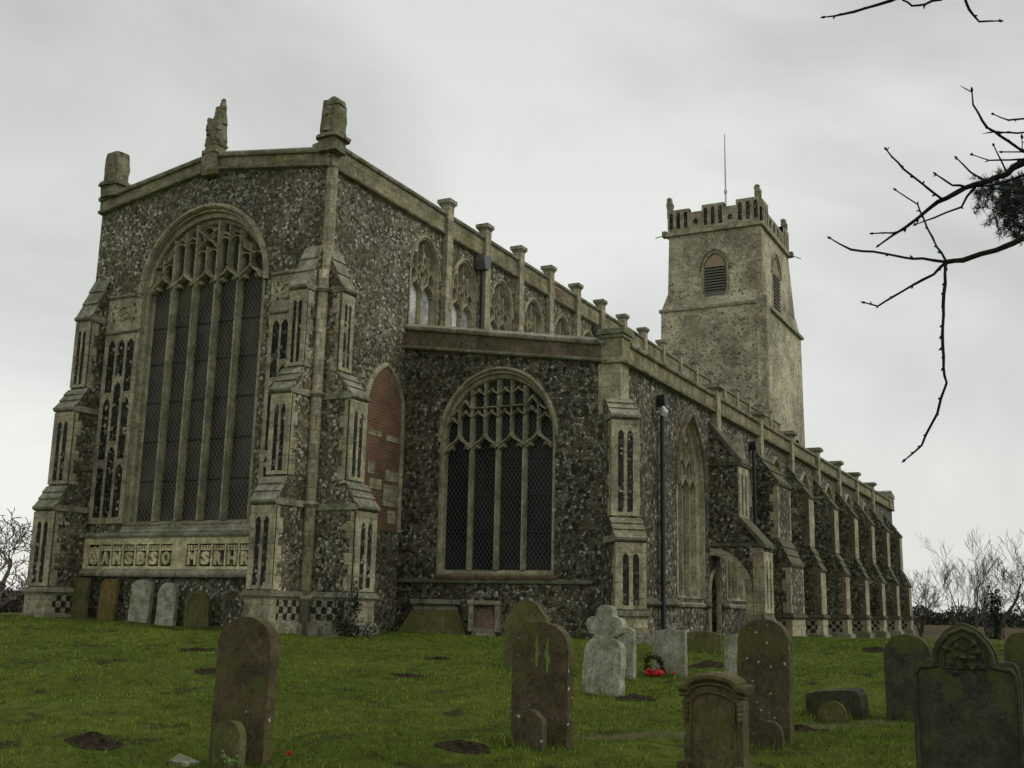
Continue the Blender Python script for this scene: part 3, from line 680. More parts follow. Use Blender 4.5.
def chancel_pair(yc, sgn):
    """pair of angle buttresses round a chancel corner; sgn = -1 at the near (south) corner"""
    # projecting east
    l, r = (.06, .50)
    st = [(3.70, 1.05, l, r+.18, .50), (6.10, .78, l, r+.08, .50), (8.48, .46, l, r, 1.02)]
    if sgn < 0:
        mkbut((XE, yc, 0), (-1, 0, 0), [(a, b_, -d, -c, e_) for a, b_, c, d, e_ in st], 9.5)   # across = -Y for out=-X
        ys = [(3.65, 1.15, .08, .82, .50), (6.06, .85, .08, .68, .50), (8.48, .48, .08, .52, 1.02)]
        mkbut((XE, yc, 0), (0, -1, 0), ys, 9.5)
    else:
        st = [(3.70, 1.05, -.02, .63, .50), (6.10, .78, .0, .62, .50), (8.42, .46, .04, .52, 1.02)]
        mkbut((XE, yc, 0), (-1, 0, 0), st, 9.5)
        mkbut((XE, yc, 0), (0, 1, 0), [(a, b_, -d-.06, -c-.06, e_) for a, b_, c, d, e_ in st], 9.5)
        return
    g = MB(); sx_, sy_ = XE-.02, yc+sgn*.02
    g.tube([(sx_, sy_, .9), (sx_, sy_, 8.9)], .125, 12)
    o_ = g.obj('corner_shaft', M_ST, smooth=True, **CH)
    for z in (3.68, 6.08, 8.45, 1.7): g = MB(); g.tube([(sx_, sy_, z-.06), (sx_, sy_, z), (sx_, sy_, z+.06)], [.15, .19, .14], 12); g.obj('shaft_ring', M_STW, parent=o_)
    g = MB(); g.tube([(sx_+.1, sy_, 8.9), (sx_+.1, sy_, 11.35)], .135, 8); g.obj('corner_quoin', M_ST, **CH)
# out=(-1,0,0): s = (0,-1,0) -> u grows towards -Y
chancel_pair(YS, -1); chancel_pair(YN, 1)

# ---------- south wall of chancel and clerestory
pil = [24.18+2.135*k for k in range(17)]
wc = [23.18]+[p_+1.07 for p_ in pil[:-1]]
w = MB(); holes = [ell(c, .66 if i else .70, 10.05, .92, 12, 1.75, 8.15) for i, c in enumerate(wc)]
w.plate(FC, [(XE+.75, .2), (XW, .2), (XW, 11.5), (XE+.75, 11.5)], holes, -.7, 0)
w.plate(FC, [(XE+.76, .2), (XE+.004, .2), (XE+.004, 11.5), (XE+.76, 11.5)], [], -.7, -.002)
w.obj('clerestory_wall', M_FL, **CH)
proto = None
for i, c in enumerate(wc):
    if proto is None:
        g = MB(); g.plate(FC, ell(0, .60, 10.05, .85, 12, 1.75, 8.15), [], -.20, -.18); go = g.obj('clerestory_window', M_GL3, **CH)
        subs = [reveal(FC, ell(0, .70, 10.05, .96, 12, 1.75, 8.15), ell(0, .56, 10.05, .80, 12, 1.75, 8.25), 'window_frame', M_STT, go, steps=[(0, .02), (.4, .03), (1, -.17)])]
        t_ = MB(); D = (-.19, -.04)
        t_.bar(FC, [(0, 8.2), (0, 9.62)], .10, *D)
        for s_ in (-1, 1):
            t_.bar(FC, ogee(s_*.28, .28, 9.50, .40), .075, *D)
            t_.bar(FC, [(s_*.28, 9.88), (s_*.28, 10.55)], .06, *D)
            t_.bar(FC, ogee(s_*.14, .14, 10.05, .26, 4), .045, *D); t_.bar(FC, ogee(s_*.42, .14, 9.95, .24, 4), .045, *D)
        t_.bar(FC, [(0, 9.62), (-.14, 10.0), (0, 10.32), (.14, 10.0), (0, 9.62)], .06, *D)
        t_.bar(FC, [(0, 10.3), (0, 10.82)], .06, *D)
        subs.append(t_.obj('tracery', M_STT, parent=go))
        h_ = MB(); h_.bar(FC, ell(0, .72, 10.0, 1.02, 14, 1.75), .07, 0, .07); subs.append(h_.obj('hood_mould', M_ST, parent=go))
        proto = go; go.location.x = c
    else:
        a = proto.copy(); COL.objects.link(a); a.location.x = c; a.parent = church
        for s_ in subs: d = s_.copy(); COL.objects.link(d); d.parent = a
p = MB(); p.fbox(FC, XE, XW, 11.40, 11.92, -.45, .06); po = p.obj('parapet', M_STP, **CH)
p = MB(); p.sweep((XE-.05, YS, 11.89), (XW, YS, 11.89), [(-.5, 0), (.11, 0), (.13, .04), (.13, .08), (-.1, .18), (-.5, .10)], (0, -1, 0)); p.obj('coping', M_STW, parent=po)
p = MB(); p.sweep((XE-.05, YS, 11.33), (XW, YS, 11.33), [(0, 0), (.12, .02), (.14, .06), (0, .13)], (0, -1, 0)); p.obj('string_course', M_STW, parent=po)
pr0 = None
for i, x in enumerate(pil):
    if pr0 is None:
        g = MB(); g.box((-.14, YS-.16, 8.0), (.14, YS+.01, 12.22)); pr0 = g.obj('pilaster', M_ST, **CH); pr0.location.x = x
        h_ = MB(); h_.box((-.16, YS-.18, 12.19), (.16, YS+.14, 12.25)); h_.box((-.20, YS-.22, 12.25), (.20, YS+.18, 12.36)); h_.box((-.138, YS-.158, 12.0), (.138, YS+.1, 12.19)); pc = h_.obj('cap', M_STW, parent=pr0)
    else:
        a = pr0.copy(); COL.objects.link(a); a.location.x = x; a.parent = church
        d = pc.copy(); COL.objects.link(d); d.parent = a
p = MB(); p.fbox(FC, 31.05, 31.6, 11.5, 11.8, .05, .068); p.obj('brick_patch', M_BR, **CH)
# rainwater heads and pipes of the clerestory
for x in (25.95, 34.4, 40.85, 49.4):
    g = MB(); g.tube([(x, YS-.18, 8.2), (x, YS-.18, 11.1)], .055, 8); po = g.obj('drainpipe', M_IRON, **CH)
    g = MB(); g.plate(Frame((x, YS, 0), (1, 0, 0), (0, -1, 0)), [(-.11, 10.9), (.11, 10.9), (.20, 11.12), (.20, 11.3), (-.20, 11.3), (-.20, 11.12)], [], .04, .34); g.obj('rainwater_head', M_LEAD, parent=po)
# north side and roofs (low pitched, hidden behind the parapets)
w = MB(); w.box((XE+.75, YN-.7, .2), (XW, YN, 11.9)); w.obj('north_wall', M_FL, **CH)
w = MB(); w.plate(Frame((XE+.6, 0, 0), (0, 1, 0), (1, 0, 0)), [(YS+.4, 11.3), (YN-.4, 11.3), (YN-.4, 11.45), (18.2, 11.95), (YS+.4, 11.45)], [], 0, XW-XE-.6); w.obj('nave_roof', M_LEAD, **CH)
w = MB(); w.box((XW-.7, YS+.01, .2), (XW-.01, YN-.01, 11.8)); w.obj('nave_west_wall', M_FL, **CH)

# ---------- blocked arch of brick on the chancel south wall
g = MB(); g.plate(FC, pointed(21.62, .74, 6.15, 1.05, 10, 3.30), [], -.05, .03); br = g.obj('blocked_arch', M_BR, **CH)
g = MB(); g.bar(FC, pointed(21.62, .80, 6.15, 1.13, 10, 3.32), .14, 0, .08); g.obj('arch_stones', M_ST, parent=br)
for a, b_, c, d in ((20.95, 21.5, 5.5, 5.62), (21.7, 22.3, 5.45, 5.6), (21.0, 21.3, 4.6, 4.9), (21.75, 22.3, 4.5, 4.75), (21.7, 22.3, 3.9, 4.4), (21.1, 21.6, 4.25, 4.5), (21.9, 22.25, 3.5, 3.8)): g = MB(); g.fbox(FC, a, b_, c, d, .0, .045); g.obj('stone_patch', M_ST, parent=br)

# ================================================================== aisle
ao = ell(-12.10, 1.53, 5.50, 1.62, 24, 2.0, 2.30); ai = ell(-12.10, 1.40, 5.50, 1.40, 24, 2.0, 2.45)
w = MB(); w.plate(FAE, [(-YS, .2), (-YA, .2), (-YA, 7.10), (-YS, 8.02)], [ao], -.7, 0); w.obj('aisle_east_wall', M_FLA, **CH)
ga = glass(FAE, ell(-12.10, 1.44, 5.50, 1.44, 24, 2, 2.42), -.20, 'aisle_east_window', M_GL2, church)
reveal(FAE, ao, ai, 'window_frame', M_STT, ga, steps=[(0, 0), (.3, .02), (.4, -.06), (.8, -.09), (1, -.21)])
b = MB(); b.bar(FAE, ell(-12.08, 1.55, 5.46, 1.70, 24), .09, 0, .09); b.obj('hood_mould', M_ST, parent=ga)
al = [-12.81, -12.10, -11.40]; ae = [-13.50]+al+[-10.70]
mb = MB(); Fa = (-.22, -.03)
for u in al: mb.bar(FAE, [(u, 2.44), (u, clip_top(u, -12.10, 1.40, 5.5, 1.40))], .105, *Fa)
mb.obj('mullions', M_STT, parent=ga)
tb = MB()
for i in range(4):
    c = (ae[i]+ae[i+1])/2; hw = (ae[i+1]-ae[i])/2; mid = i in (1, 2)
    tb.bar(FAE, ogee(c, hw, 5.22, .42), .075, *Fa)
    for sgn in (-1, 1): tb.bar(FAE, [(c+sgn*hw*.95, 5.24), (c+sgn*hw*.5, 5.36), (c+sgn*hw*.44, 5.28)], .045, -.20, -.06)
    tb.bar(FAE, [(c, 5.62), (c, 6.86 if mid else 6.28)], .06, *Fa)
    for sgn in (-1, 1):
        cc = c+sgn*hw/2
        if mid:
            tb.bar(FAE, ogee(cc, hw/2, 5.98, .20, 4), .05, *Fa)
            tb.bar(FAE, ogee(cc, hw/2, 6.52, .18, 4), .05, *Fa)
        else:
            tb.bar(FAE, ogee(cc, hw/2, 6.0 if (sgn > 0) == (i == 0) else 5.85, .20, 4), .05, *Fa)
for sgn in (-1, 1):
    tb.bar(FAE, [(-12.10+sgn*.69, 6.2), (-12.10+sgn*.9, 6.45), (-12.10+sgn*1.03, 6.28), (-12.10+sgn*1.25, 6.12)], .05, *Fa)
tb.bar(FAE, [(-12.81, 6.26), (-11.40, 6.26)], .07, *Fa)
tb.obj('tracery', M_STT, parent=ga)
sb = MB()
for z in (3.3, 4.15, 5.0): sb.fbox(FAE, -13.49, -10.70, z, z+.022, -.198, -.18)
sb.obj('saddle_bars', M_IRON, parent=ga)
sl = MB(); sl.sweep((XA, 13.6, 2.24), (XA, 10.45, 2.24), [(-.3, 0), (.03, 0), (.05, .06), (-.28, .24)], (-1, 0, 0)); sl.obj('sill', M_STR, parent=ga)
p = MB(); p.sweep((XA, YS-.1, 2.12), (XA, 9.6, 2.12), [(0, 0), (.05, .02), (.05, .06), (0, .11)], (-1, 0, 0)); p.obj('string_course', M_STWD, **CH)
# sloping east parapet and coping
p = MB(); p.plate(FAE, [(-YS, 7.92), (-9.35, 7.12), (-9.35, 7.50), (-YS, 8.40)], [], -.5, .06); pa = p.obj('aisle_parapet', M_STQ, **CH)
p = MB(); p.sweep(FAE.p(-YS, 8.36), FAE.p(-9.3, 7.46), [(-.55, 0), (.12, 0), (.14, .04), (.14, .09), (-.1, .2), (-.55, .12)], (-1, 0, 0)); p.obj('coping', M_STW, parent=pa)
p = MB(); p.sweep(FAE.p(-YS, 7.86), FAE.p(-9.3, 7.06), [(0, 0), (.12, .02), (.14, .06), (0, .13)], (-1, 0, 0)); p.obj('string_course', M_STW, parent=pa)
p = MB(); p.box((XA-.10, YA-.10, 7.05), (XA+.38, YA+.40, 7.66)); cp = p.obj('corner_post', M_STP, **CH)
p = MB(); p.box((XA-.14, YA-.14, 7.62), (XA+.42, YA+.44, 7.70)); p.box((XA-.18, YA-.18, 7.70), (XA+.46, YA+.48, 7.82)); p.obj('cap', M_STW, parent=cp)
p = MB(); p.box((XA-.03, YA-.03, 5.9), (XA+.5, YA+.5, 7.05)); p.obj('corner_stones', M_ST, **CH)

# south aisle wall with windows and the priest's door
XB = [29.55, 34.2, 38.35, 42.62, 46.68, 50.68, 54.82, 58.85]
swin = [(27.45, 1.02)]+[(x, 1.10) for x in (31.75, 36.3, 40.5, 44.65, 48.7, 52.75)]
def sout(c, hw, e=0): return pointed(c, hw+e, 4.75, 1.75+e, 12, 1.95-e*.2)
AW = 61.3
w = MB(); w.plate(FAS, [(XA+.7, .1), (AW, .1), (AW, 7.10), (XA+.7, 7.10)], [sout(c, hw, .12) for c, hw in swin]+[pointed(29.36, .46, 2.1, .62, 8, .8)], -.65, 0)
w.plate(FAS, [(XA+.004, .2), (XA+.71, .2), (XA+.71, 7.08), (XA+.004, 7.08)], [], -.65, -.002)
w.obj('aisle_south_wall', M_FLA, **CH)
M_BLK = stone('stone_blocking', (.20, .175, .105), lich=.2, dark=.45, green=.5)
for c, hw in swin:
    g = glass(FAS, sout(c, hw-.14), -.34, 'aisle_window', M_BLK, church)
    reveal(FAS, sout(c, hw, .13), sout(c, hw-.16), 'window_frame', M_STT, g, steps=[(0, .01), (.3, .02), (.45, -.10), (.75, -.16), (1, -.32)])
    t_ = MB(); D = (-.35, -.12); q = (hw-.16)/3*2
    for s_ in (-1, 1): t_.bar(FAS, [(c+s_*q/2, 2.0), (c+s_*q/2, 5.35)], .10, *D)
    for k in (-1, 0, 1): t_.bar(FAS, ogee(c+k*q, q/2, 4.72, .42), .08, *D)
    t_.bar(FAS, ogee(c-q/2, q/2, 5.2, .42), .07, *D); t_.bar(FAS, ogee(c+q/2, q/2, 5.2, .42), .07, *D)
    t_.bar(FAS, [(c, 5.1), (c, 6.2)], .07, *D); t_.bar(FAS, ogee(c-.13, .13, 5.85, .26, 4), .05, *D); t_.bar(FAS, ogee(c+.13, .13, 5.85, .26, 4), .05, *D)
    t_.obj('tracery', M_STT, parent=g)
    v_ = MB()
    for a, b_ in ((-.13, 5.9), (.13, 5.9), (-.28, 5.3), (.28, 5.3), (-q, 4.78), (0, 4.78), (q, 4.78)): v_.plate(FAS, pointed(c+a, .075, b_, .14, 4, b_-.12), [], -.35, -.332)
    v_.obj('tracery_lights', M_DARK, parent=g)
    h_ = MB(); h_.bar(FAS, pointed(c, hw+.16, 4.75, 1.93, 12), .11, 0, .10); h_.obj('hood_mould', M_STQ if c < 30 else M_ST, parent=g)
    s_ = MB(); s_.sweep((c-hw-.1, YA, 1.72), (c+hw+.1, YA, 1.72), [(-.32, 0), (.05, 0), (.07, .06), (-.30, .36)], (0, -1, 0)); s_.obj('sill', M_STW, parent=g)
g = MB(); g.plate(FAS, pointed(29.36, .40, 2.1, .55, 8, .7), [], -.30, -.25); dr = g.obj('priest_door', M_WOOD, **CH)
g = MB(); g.bar(FAS, pointed(29.36, .43, 2.1, .58, 8, .8), .13, -.05, .06); g.obj('door_frame', M_STT, parent=dr)
g = MB(); g.fbox(FAS, 29.02, 29.70, .75, 1.72, 0, .001) if False else None
g = MB()
for k in range(1, 4): g.fbox(FAS, 28.96+k*.2, 28.975+k*.2, .8, 2.4, -.25, -.235)
g.obj('plank_joint', M_IRON, parent=dr)
for a, b_ in ((XA+.5, 26.35), (28.5, 28.9), (29.9, 30.55)) + tuple((XB[i]+.45, XB[i+1]-.45) for i in range(1, 7)):
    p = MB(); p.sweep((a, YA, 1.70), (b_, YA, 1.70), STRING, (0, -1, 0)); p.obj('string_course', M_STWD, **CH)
p = MB(); p.fbox(FAS, XA+.4, AW, 7.12, 7.52, -.45, .06); pa = p.obj('aisle_parapet', M_STP, **CH)
p = MB(); p.sweep((XA+.4, YA, 7.50), (AW, YA, 7.50), [(-.5, 0), (.12, 0), (.14, .04), (.14, .08), (-.1, .18), (-.5, .10)], (0, -1, 0)); p.obj('coping', M_STW, parent=pa)
p = MB(); p.sweep((XA+.05, YA, 7.04), (AW, YA, 7.04), [(0, 0), (.14, .02), (.16, .07), (0, .14)], (0, -1, 0)); p.obj('string_course', M_STW, parent=pa)
pr0 = None
for x in XB[:7]:
    if pr0 is None:
        g = MB(); g.box((-.17, YA-.17, 6.3), (.17, YA+.01, 7.70)); g.box((-.17, YA+.01, 7.3), (.17, YA+.15, 7.7)); pr0 = g.obj('parapet_post', M_ST, **CH); pr0.location.x = x
        h_ = MB(); h_.box((-.21, YA-.21, 7.70), (.21, YA+.19, 7.75)); h_.box((-.28, YA-.28, 7.75), (.28, YA+.25, 7.86)); pc = h_.obj('cap', M_STW, parent=pr0)
    else:
        a = pr0.copy(); COL.objects.link(a); a.location.x = x; a.parent = church
        d = pc.copy(); COL.objects.link(d); d.parent = a
p = MB(); p.box((AW-1.3, YA-.12, 7.05), (AW+.1, YA+.5, 7.72)); o_ = p.obj('corner_post', M_STP, **CH)
p = MB(); p.plate(Frame((0, YA-.16, 0), (1, 0, 0), (0, 1, 0)), [(AW-1.35, 7.70), (AW+.16, 7.70), (AW+.1, 7.85), (AW-1.0, 8.05), (AW-1.35, 7.95)], [], 0, .7); p.obj('cap', M_STW, parent=o_)
w = MB(); w.box((AW-.65, YA+.01, .1), (AW-.01, YS-.01, 7.4)); w.obj('aisle_west_wall', M_FLA, **CH)
w = MB(); w.plate(Frame((XA+.5, 0, 0), (0, 1, 0), (1, 0, 0)), [(YA+.3, 7.0), (YS-.02, 7.0), (YS-.02, 8.0), (YA+.3, 7.15)], [], 0, AW-XA-1.0); w.obj('aisle_roof', M_LEAD, **CH)

# aisle drainpipes
for x, zt, z0 in ((24.98, 6.55, .9), (33.3, 6.6, 2.2)):
    g = MB(); g.tube([(x, YA-.12, z0), (x, YA-.12, zt)], .06, 8); po = g.obj('drainpipe', M_IRON, **CH)
    g = MB(); g.plate(Frame((x, YA, 0), (1, 0, 0), (0, -1, 0)), [(-.07, zt-.08), (.07, zt-.08), (.12, zt+.06), (.12, zt+.18), (-.12, zt+.18), (-.12, zt+.06)], [], .03, .22); g.obj('rainwater_head', M_IRON, parent=po)
    for z in (2.2, 3.6, 5.0): g = MB(); g.tube([(x, YA-.12, z), (x, YA-.12, z+.08)], .08, 8); g.obj('pipe_bracket', M_IRON, parent=po)
g = MB(); g.tube([(24.8, YA-.02, 6.3), (24.8, YA-.2, 6.28)], .03, 6); g.tube([(24.8, YA-.2, 6.2), (24.8, YA-.24, 6.3), (24.75, YA-.2, 6.42)], [.08, .1, .05], 8); g.obj('wall_lamp', M_POLE, **CH)

# aisle corner buttress, set diagonally
d45 = Vector((-1, -.85, 0)).normalized()
mkbut((XA+.02, YA+.02, 0), d45, [(3.12, .78, -.33, .33, .42), (5.80, .42, -.31, .31, .40)], 6.22, mats=(M_FLA,), plinth=(1.15, 1.62), checker=True)

# buttress 1: stands over the priest's door on an arch
x0, x1 = 29.12, 30.02
G1 = Frame((0, YA, 0), (0, -1, 0), (1, 0, 0))      # u = outward, n = X
arch = [(.0, 3.10)]+[(.95*math.sin(R(t)), 2.12+.98*math.cos(R(t))) for t in range(10, 91, 10)]
body = MB(); body.plate(G1, [(.95, .2), (1.42, .2), (1.42, 3.35), (.80, 4.05), (.80, 5.62), (0, 6.65), (-.02, 6.65), (-.02, 3.10)]+arch[1:]+[(.95, 1.6)], [], x0, x1)
b1 = body.obj('arched_buttress', M_FLA, **CH)
v_ = MB(); v_.bar(G1, [(0, 3.36)]+[(1.02*math.sin(R(t)), 2.30+1.06*math.cos(R(t))) for t in range(10, 91, 10)], .17, x0-.03, x0+.02) if False else None
v_ = MB(); inn = [(.0, 3.10)]+[(.95*math.sin(R(t)), 2.12+.98*math.cos(R(t))) for t in range(10, 91, 10)]+[(.95, 1.0)]; ou = [(.0, 3.30)]+[(1.13*math.sin(R(t)), 2.12+1.17*math.cos(R(t))) for t in range(10, 91, 10)]+[(1.14, 1.0)]
v_.plate(G1, ou+inn[::-1], [], x0-.025, x0+.02); v_.plate(G1, [(.96, .5), (1.44, .5), (1.44, 3.3), (1.15, 3.3), (1.15, 1.)], [], x0-.02, x0+.01); v_.obj('arch_stones', M_ST, parent=b1)
FB = Frame((0, YA, 0), (1, 0, 0), (0, -1, 0))
for z0, z1, pr in ((1.6, 3.2, 1.42), (4.1, 5.5, .80)):
    v_ = MB(); v_.plate(FB, [(x0-.015, z0), (x1+.015, z0), (x1+.015, z1), (x0-.015, z1)], [slot(x0+.28, .07, z0+.1, z1-.2), slot(x1-.28, .07, z0+.1, z1-.2)], pr-.02, pr+.03); v_.obj('dressed_front', M_ST, parent=b1)
v_ = MB(); v_.plate(G1, [(1.40, .3), (1.72, .3), (1.60, 1.05), (1.40, 1.65)], [], x0-.1, x1+.1); v_.plate(G1, [(.8, .3), (1.42, .3), (1.42, 1.3), (.98, 1.3), (.92, 1.0)], [], x0-.08, x1+.08); v_.obj('flared_base', M_STWD, parent=b1)
v_ = MB(); v_.plate(G1, [(1.42, 3.30), (1.52, 3.30), (1.52, 3.38), (.82, 4.14), (.80, 4.05)], [], x0-.05, x1+.05)
v_.plate(G1, [(0.0, 3.52), (1.46, 3.30), (1.46, 3.42), (0, 3.62)], [], x0-.05, x0-.002) if False else None
v_.fbox(FB, x0-.03, x1+.03, 3.34, 3.43, 0, 1.48); v_.obj('weathering', M_STWD, parent=b1); v_ = MB()
v_.plate(G1, [(.80, 5.58), (.90, 5.58), (.90, 5.66), (.03, 6.75), (0, 6.65)], [], x0-.04, x1+.04); v_.fbox(FB, x0-.05, x1+.05, 5.52, 5.63, 0, .88)
v_.obj('weathering', M_STWD, parent=b1)
v_ = MB(); v_.plate(FB, [(x0-.02, 5.62), (x1+.02, 5.62), ((x0+x1)/2, 6.45)], [], .55, .80); v_.obj('gablet', M_STW, parent=b1)

# plain stepped buttresses of the aisle
for i, x in enumerate(XB[1:]):
    hw = .38 if i else .86
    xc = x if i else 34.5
    mkbut((xc, YA, 0), (0, -1, 0), [(3.10, 1.05, -hw, hw, .72), (5.58, .72, -hw*(.95), hw*.95, 1.05)], 6.62, mats=(M_FLA,), plinth=(.95, 1.62), panels=False, checker=True, wall_n=-.1, base=0., wm=M_STWD, redp=.1, ov=.01)

# niche and table tomb against the aisle east wall are things of their own (below)

# ================================================================== tower
TX, TY0, TY1 = 60.0, 15.3, 20.9; TX1 = 67.6
def taper(z, a, b_): return a+(b_-a)*(z/24.)
t_ = MB()
def frustum(mb, z0, z1, a, b_):
    (x0, x1, y0, y1), (X0, X1, Y0, Y1) = a, b_
    mb.add([(x0, y0, z0), (x1, y0, z0), (x1, y1, z0), (x0, y1, z0), (X0, Y0, z1), (X1, Y0, z1), (X1, Y1, z1), (X0, Y1, z1)], [(0, 3, 2, 1), (4, 5, 6, 7), (0, 1, 5, 4), (1, 2, 6, 5), (2, 3, 7, 6), (3, 0, 4, 7)])
frustum(t_, 0, 19.0, (59.75, 69.6, 15.18, 21.55), (59.85, 69.5, 15.3, 21.3))
frustum(t_, 19.0, 20.0, (59.85, 69.5, 15.3, 21.3), (60.0, 68.2, 15.32, 20.95))
frustum(t_, 19.9, 23.7, (60.0, 68.0, 15.3, 20.93), (60.05, 66.7, 15.33, 20.85))
tw = t_.obj('tower', M_FLT, **CH)
FT = Frame((60.0, 0, 0), (0, -1, 0), (-1, 0, 0)); FTS = Frame((0, 15.3, 0), (1, 0, 0), (0, -1, 0))
for z, e_, yy0, yy1, xx0, xx1 in ((19.0, .07, 15.2, 21.35, 59.82, 69.55), (23.7, .14, 15.3, 20.9, 60.0, 66.75)):
    p = MB(); p.box((xx0-e_, yy0-e_, z-.12), (xx1+e_, yy1+e_, z+.06)); p.obj('string_course', M_ST, parent=tw)
def battlement(F, u0, u1, parts, nm):
    m_ = MB(); kf = MB()
    base = [(u0, 23.76), (u1, 23.76), (u1, 24.75), (u0, 24.75)]
    hs = []; out_ = [(u0, 23.76), (u1, 23.76)]
    L = u1-u0
    tops = []
    for a, b_, hh in parts[::-1]: tops += [(u0+b_*L, hh), (u0+a*L, hh)]
    out_ += tops
    for a, b_, hh in parts:
        wd = (b_-a)*L; n = 3
        if hh > 25.1 or wd > 1:
            for k in range(n):
                uc = u0+a*L+wd*(k+.5)/n; hs.append([(uc-wd*.085, 24.0), (uc+wd*.085, 24.0), (uc+wd*.085, hh-.26), (uc, hh-.16), (uc-wd*.085, hh-.26)])
        else: hs.append([((u0+(a+b_)/2*L)+.16*math.cos(R(t)), 24.3+.2*math.sin(R(t))) for t in range(0, 360, 60)])
    m_.plate(F, out_, hs, -.35, .06)
    kf.plate(F, out_, [], -.30, .03)
    o_ = m_.obj(nm, M_FLT if False else M_ST, parent=tw); kf.obj('knapped_flint', M_FLD, parent=tw)
PT = [(0, .24, 25.2), (.24, .38, 24.93), (.38, .62, 25.27), (.62, .75, 24.97), (.75, 1, 25.3)]
battlement(FT, -20.9, -15.32, PT, 'battlement')
battlement(Frame((0, 15.3, 0), (1, 0, 0), (0, -1, 0)), 60.37, 66.7, [(0, .2, 25.28), (.2, .62, 24.75), (.62, .78, 24.7), (.78, 1, 25.2)], 'battlement')
for y, x in ((20.82, 60.2), (15.45, 60.2), (15.45, 66.5), (20.82, 66.5)):
    w0 = weathered(Vector((x, y, 25.05)), [(-.3, .17, .17, 0), (0, .17, .17, 0), (.4, .17, .17, 0), (.6, .20, .20, 0), (.8, .16, .15, .03), (1.0, .15, .13, .05), (1.08, .05, .05, .06)], 'p', seed=x+y, amp=.05); w0.obj('corner_figure', M_STW, parent=tw)
p = MB(); p.box((59.9, 21.0, 23.6), (60.3, 21.25, 23.95)); p.tube([(60.1, 21.2, 23.75), (60.0, 21.7, 23.62)], .03, 5); p.obj('gargoyle_spout', M_STW, parent=tw); p = MB(); p.box((66.5, 15.0, 23.6), (66.9, 15.3, 23.9)); p.tube([(66.7, 15.1, 23.7), (66.85, 14.55, 23.45)], .03, 5); p.obj('gargoyle_spout', M_STW, parent=tw)
# belfry windows
def belfry(F, c, hw, z0, zs, nm):
    f_ = MB(); f_.bar(F, pointed(c, hw+.12, zs, hw*1.35+.12, 10, z0), .2, -.05, .07)
    o_ = f_.obj('belfry_window', M_ST, parent=tw)
    f_ = MB(); f_.bar(F, pointed(c, hw+.28, zs-.1, hw*1.35+.35, 10), .12, 0, .14); f_.obj('belfry_hood', M_STW, parent=tw)
    d_ = MB(); d_.plate(F, pointed(c, hw, zs, hw*1.3, 10, z0), [], -.02, .012); d_.obj('belfry_opening', M_DARK, parent=tw)
    d_ = MB(); d_.plate(F, pointed(c, hw*.95, zs+.02, hw*1.2, 10), [], .012, .03); d_.obj('belfry_head_panel', M_PLAS, parent=tw)
    l_ = MB(); n = 10
    for k in range(n):
        z = z0+.08+(zs-z0-.1)*k/n; P = F.p
        l_.add([P(c-hw, z, .10), P(c+hw, z, .10), P(c+hw, z+.05, .02), P(c-hw, z+.05, .02), P(c-hw, z+.085, .12), P(c+hw, z+.085, .12), P(c+hw, z+.12, .03), P(c-hw, z+.12, .03)], [(0, 1, 2, 3), (4, 7, 6, 5), (0, 4, 5, 1), (2, 6, 7, 3), (0, 3, 7, 4), (1, 5, 6, 2)])
    l_.obj('louvres', M_LOUV, parent=tw)
belfry(FT, -18.03, .62, 19.55, 21.35, 'e'); belfry(Frame((0, 15.33, 0), (1, 0, 0), (0, -1, 0)), 63.3, .75, 19.3, 21.5, 's')
# south-east clasping buttress and stair strip
p = MB(); p.box((59.62, 15.0, 0), (60.5, 15.55, 18.75)); p.obj('clasping_buttress', M_FLT, parent=tw)
p = MB()
z = 10.5; k = 0
while z < 23.4:
    h_ = random.uniform(.3, .45); q = .42 if k % 2 else .25
    pr = .015 if z > 19.1 else .0
    if z > 19.1: p.box((59.985, 15.285, z), (60.0+q, 15.3+q, z+h_-.02))
    else: p.box((59.60, 14.98, z), (59.62+q, 15.0+q*.9, z+h_-.02))
    z += h_; k += 1
p.obj('quoins', M_ST, parent=tw)
p = MB(); frustum(p, 18.75, 19.25, (59.62, 60.5, 15.0, 15.55), (59.95, 60.4, 15.28, 15.5)); p.obj('weathering', M_STW, parent=tw)
p = MB(); p.fbox(FTS, 67.0, 67.35, 11.2, 12.0, .0, .16); p.obj('slit_window', M_DARK, parent=tw)
p = MB(); p.tube([(62.0, 17.9, 23.6), (62.0, 17.9, 27.5), (62.0, 17.9, 30.45)], [.055, .05, .03], 6); p.tube([(62, 17.9, 26.6), (62, 17.9, 26.8)], .1, 6); p.obj('flagpole', M_POLE, parent=tw)
p = MB(); p.box((60.4, 15.6, 23.6), (66.4, 20.6, 23.9)); p.obj('tower_roof', M_LEAD, parent=tw)

base_ = Vector((XE, YS, .9))
for ch in church.children: ch.location = ch.location-base_
church.location = base_

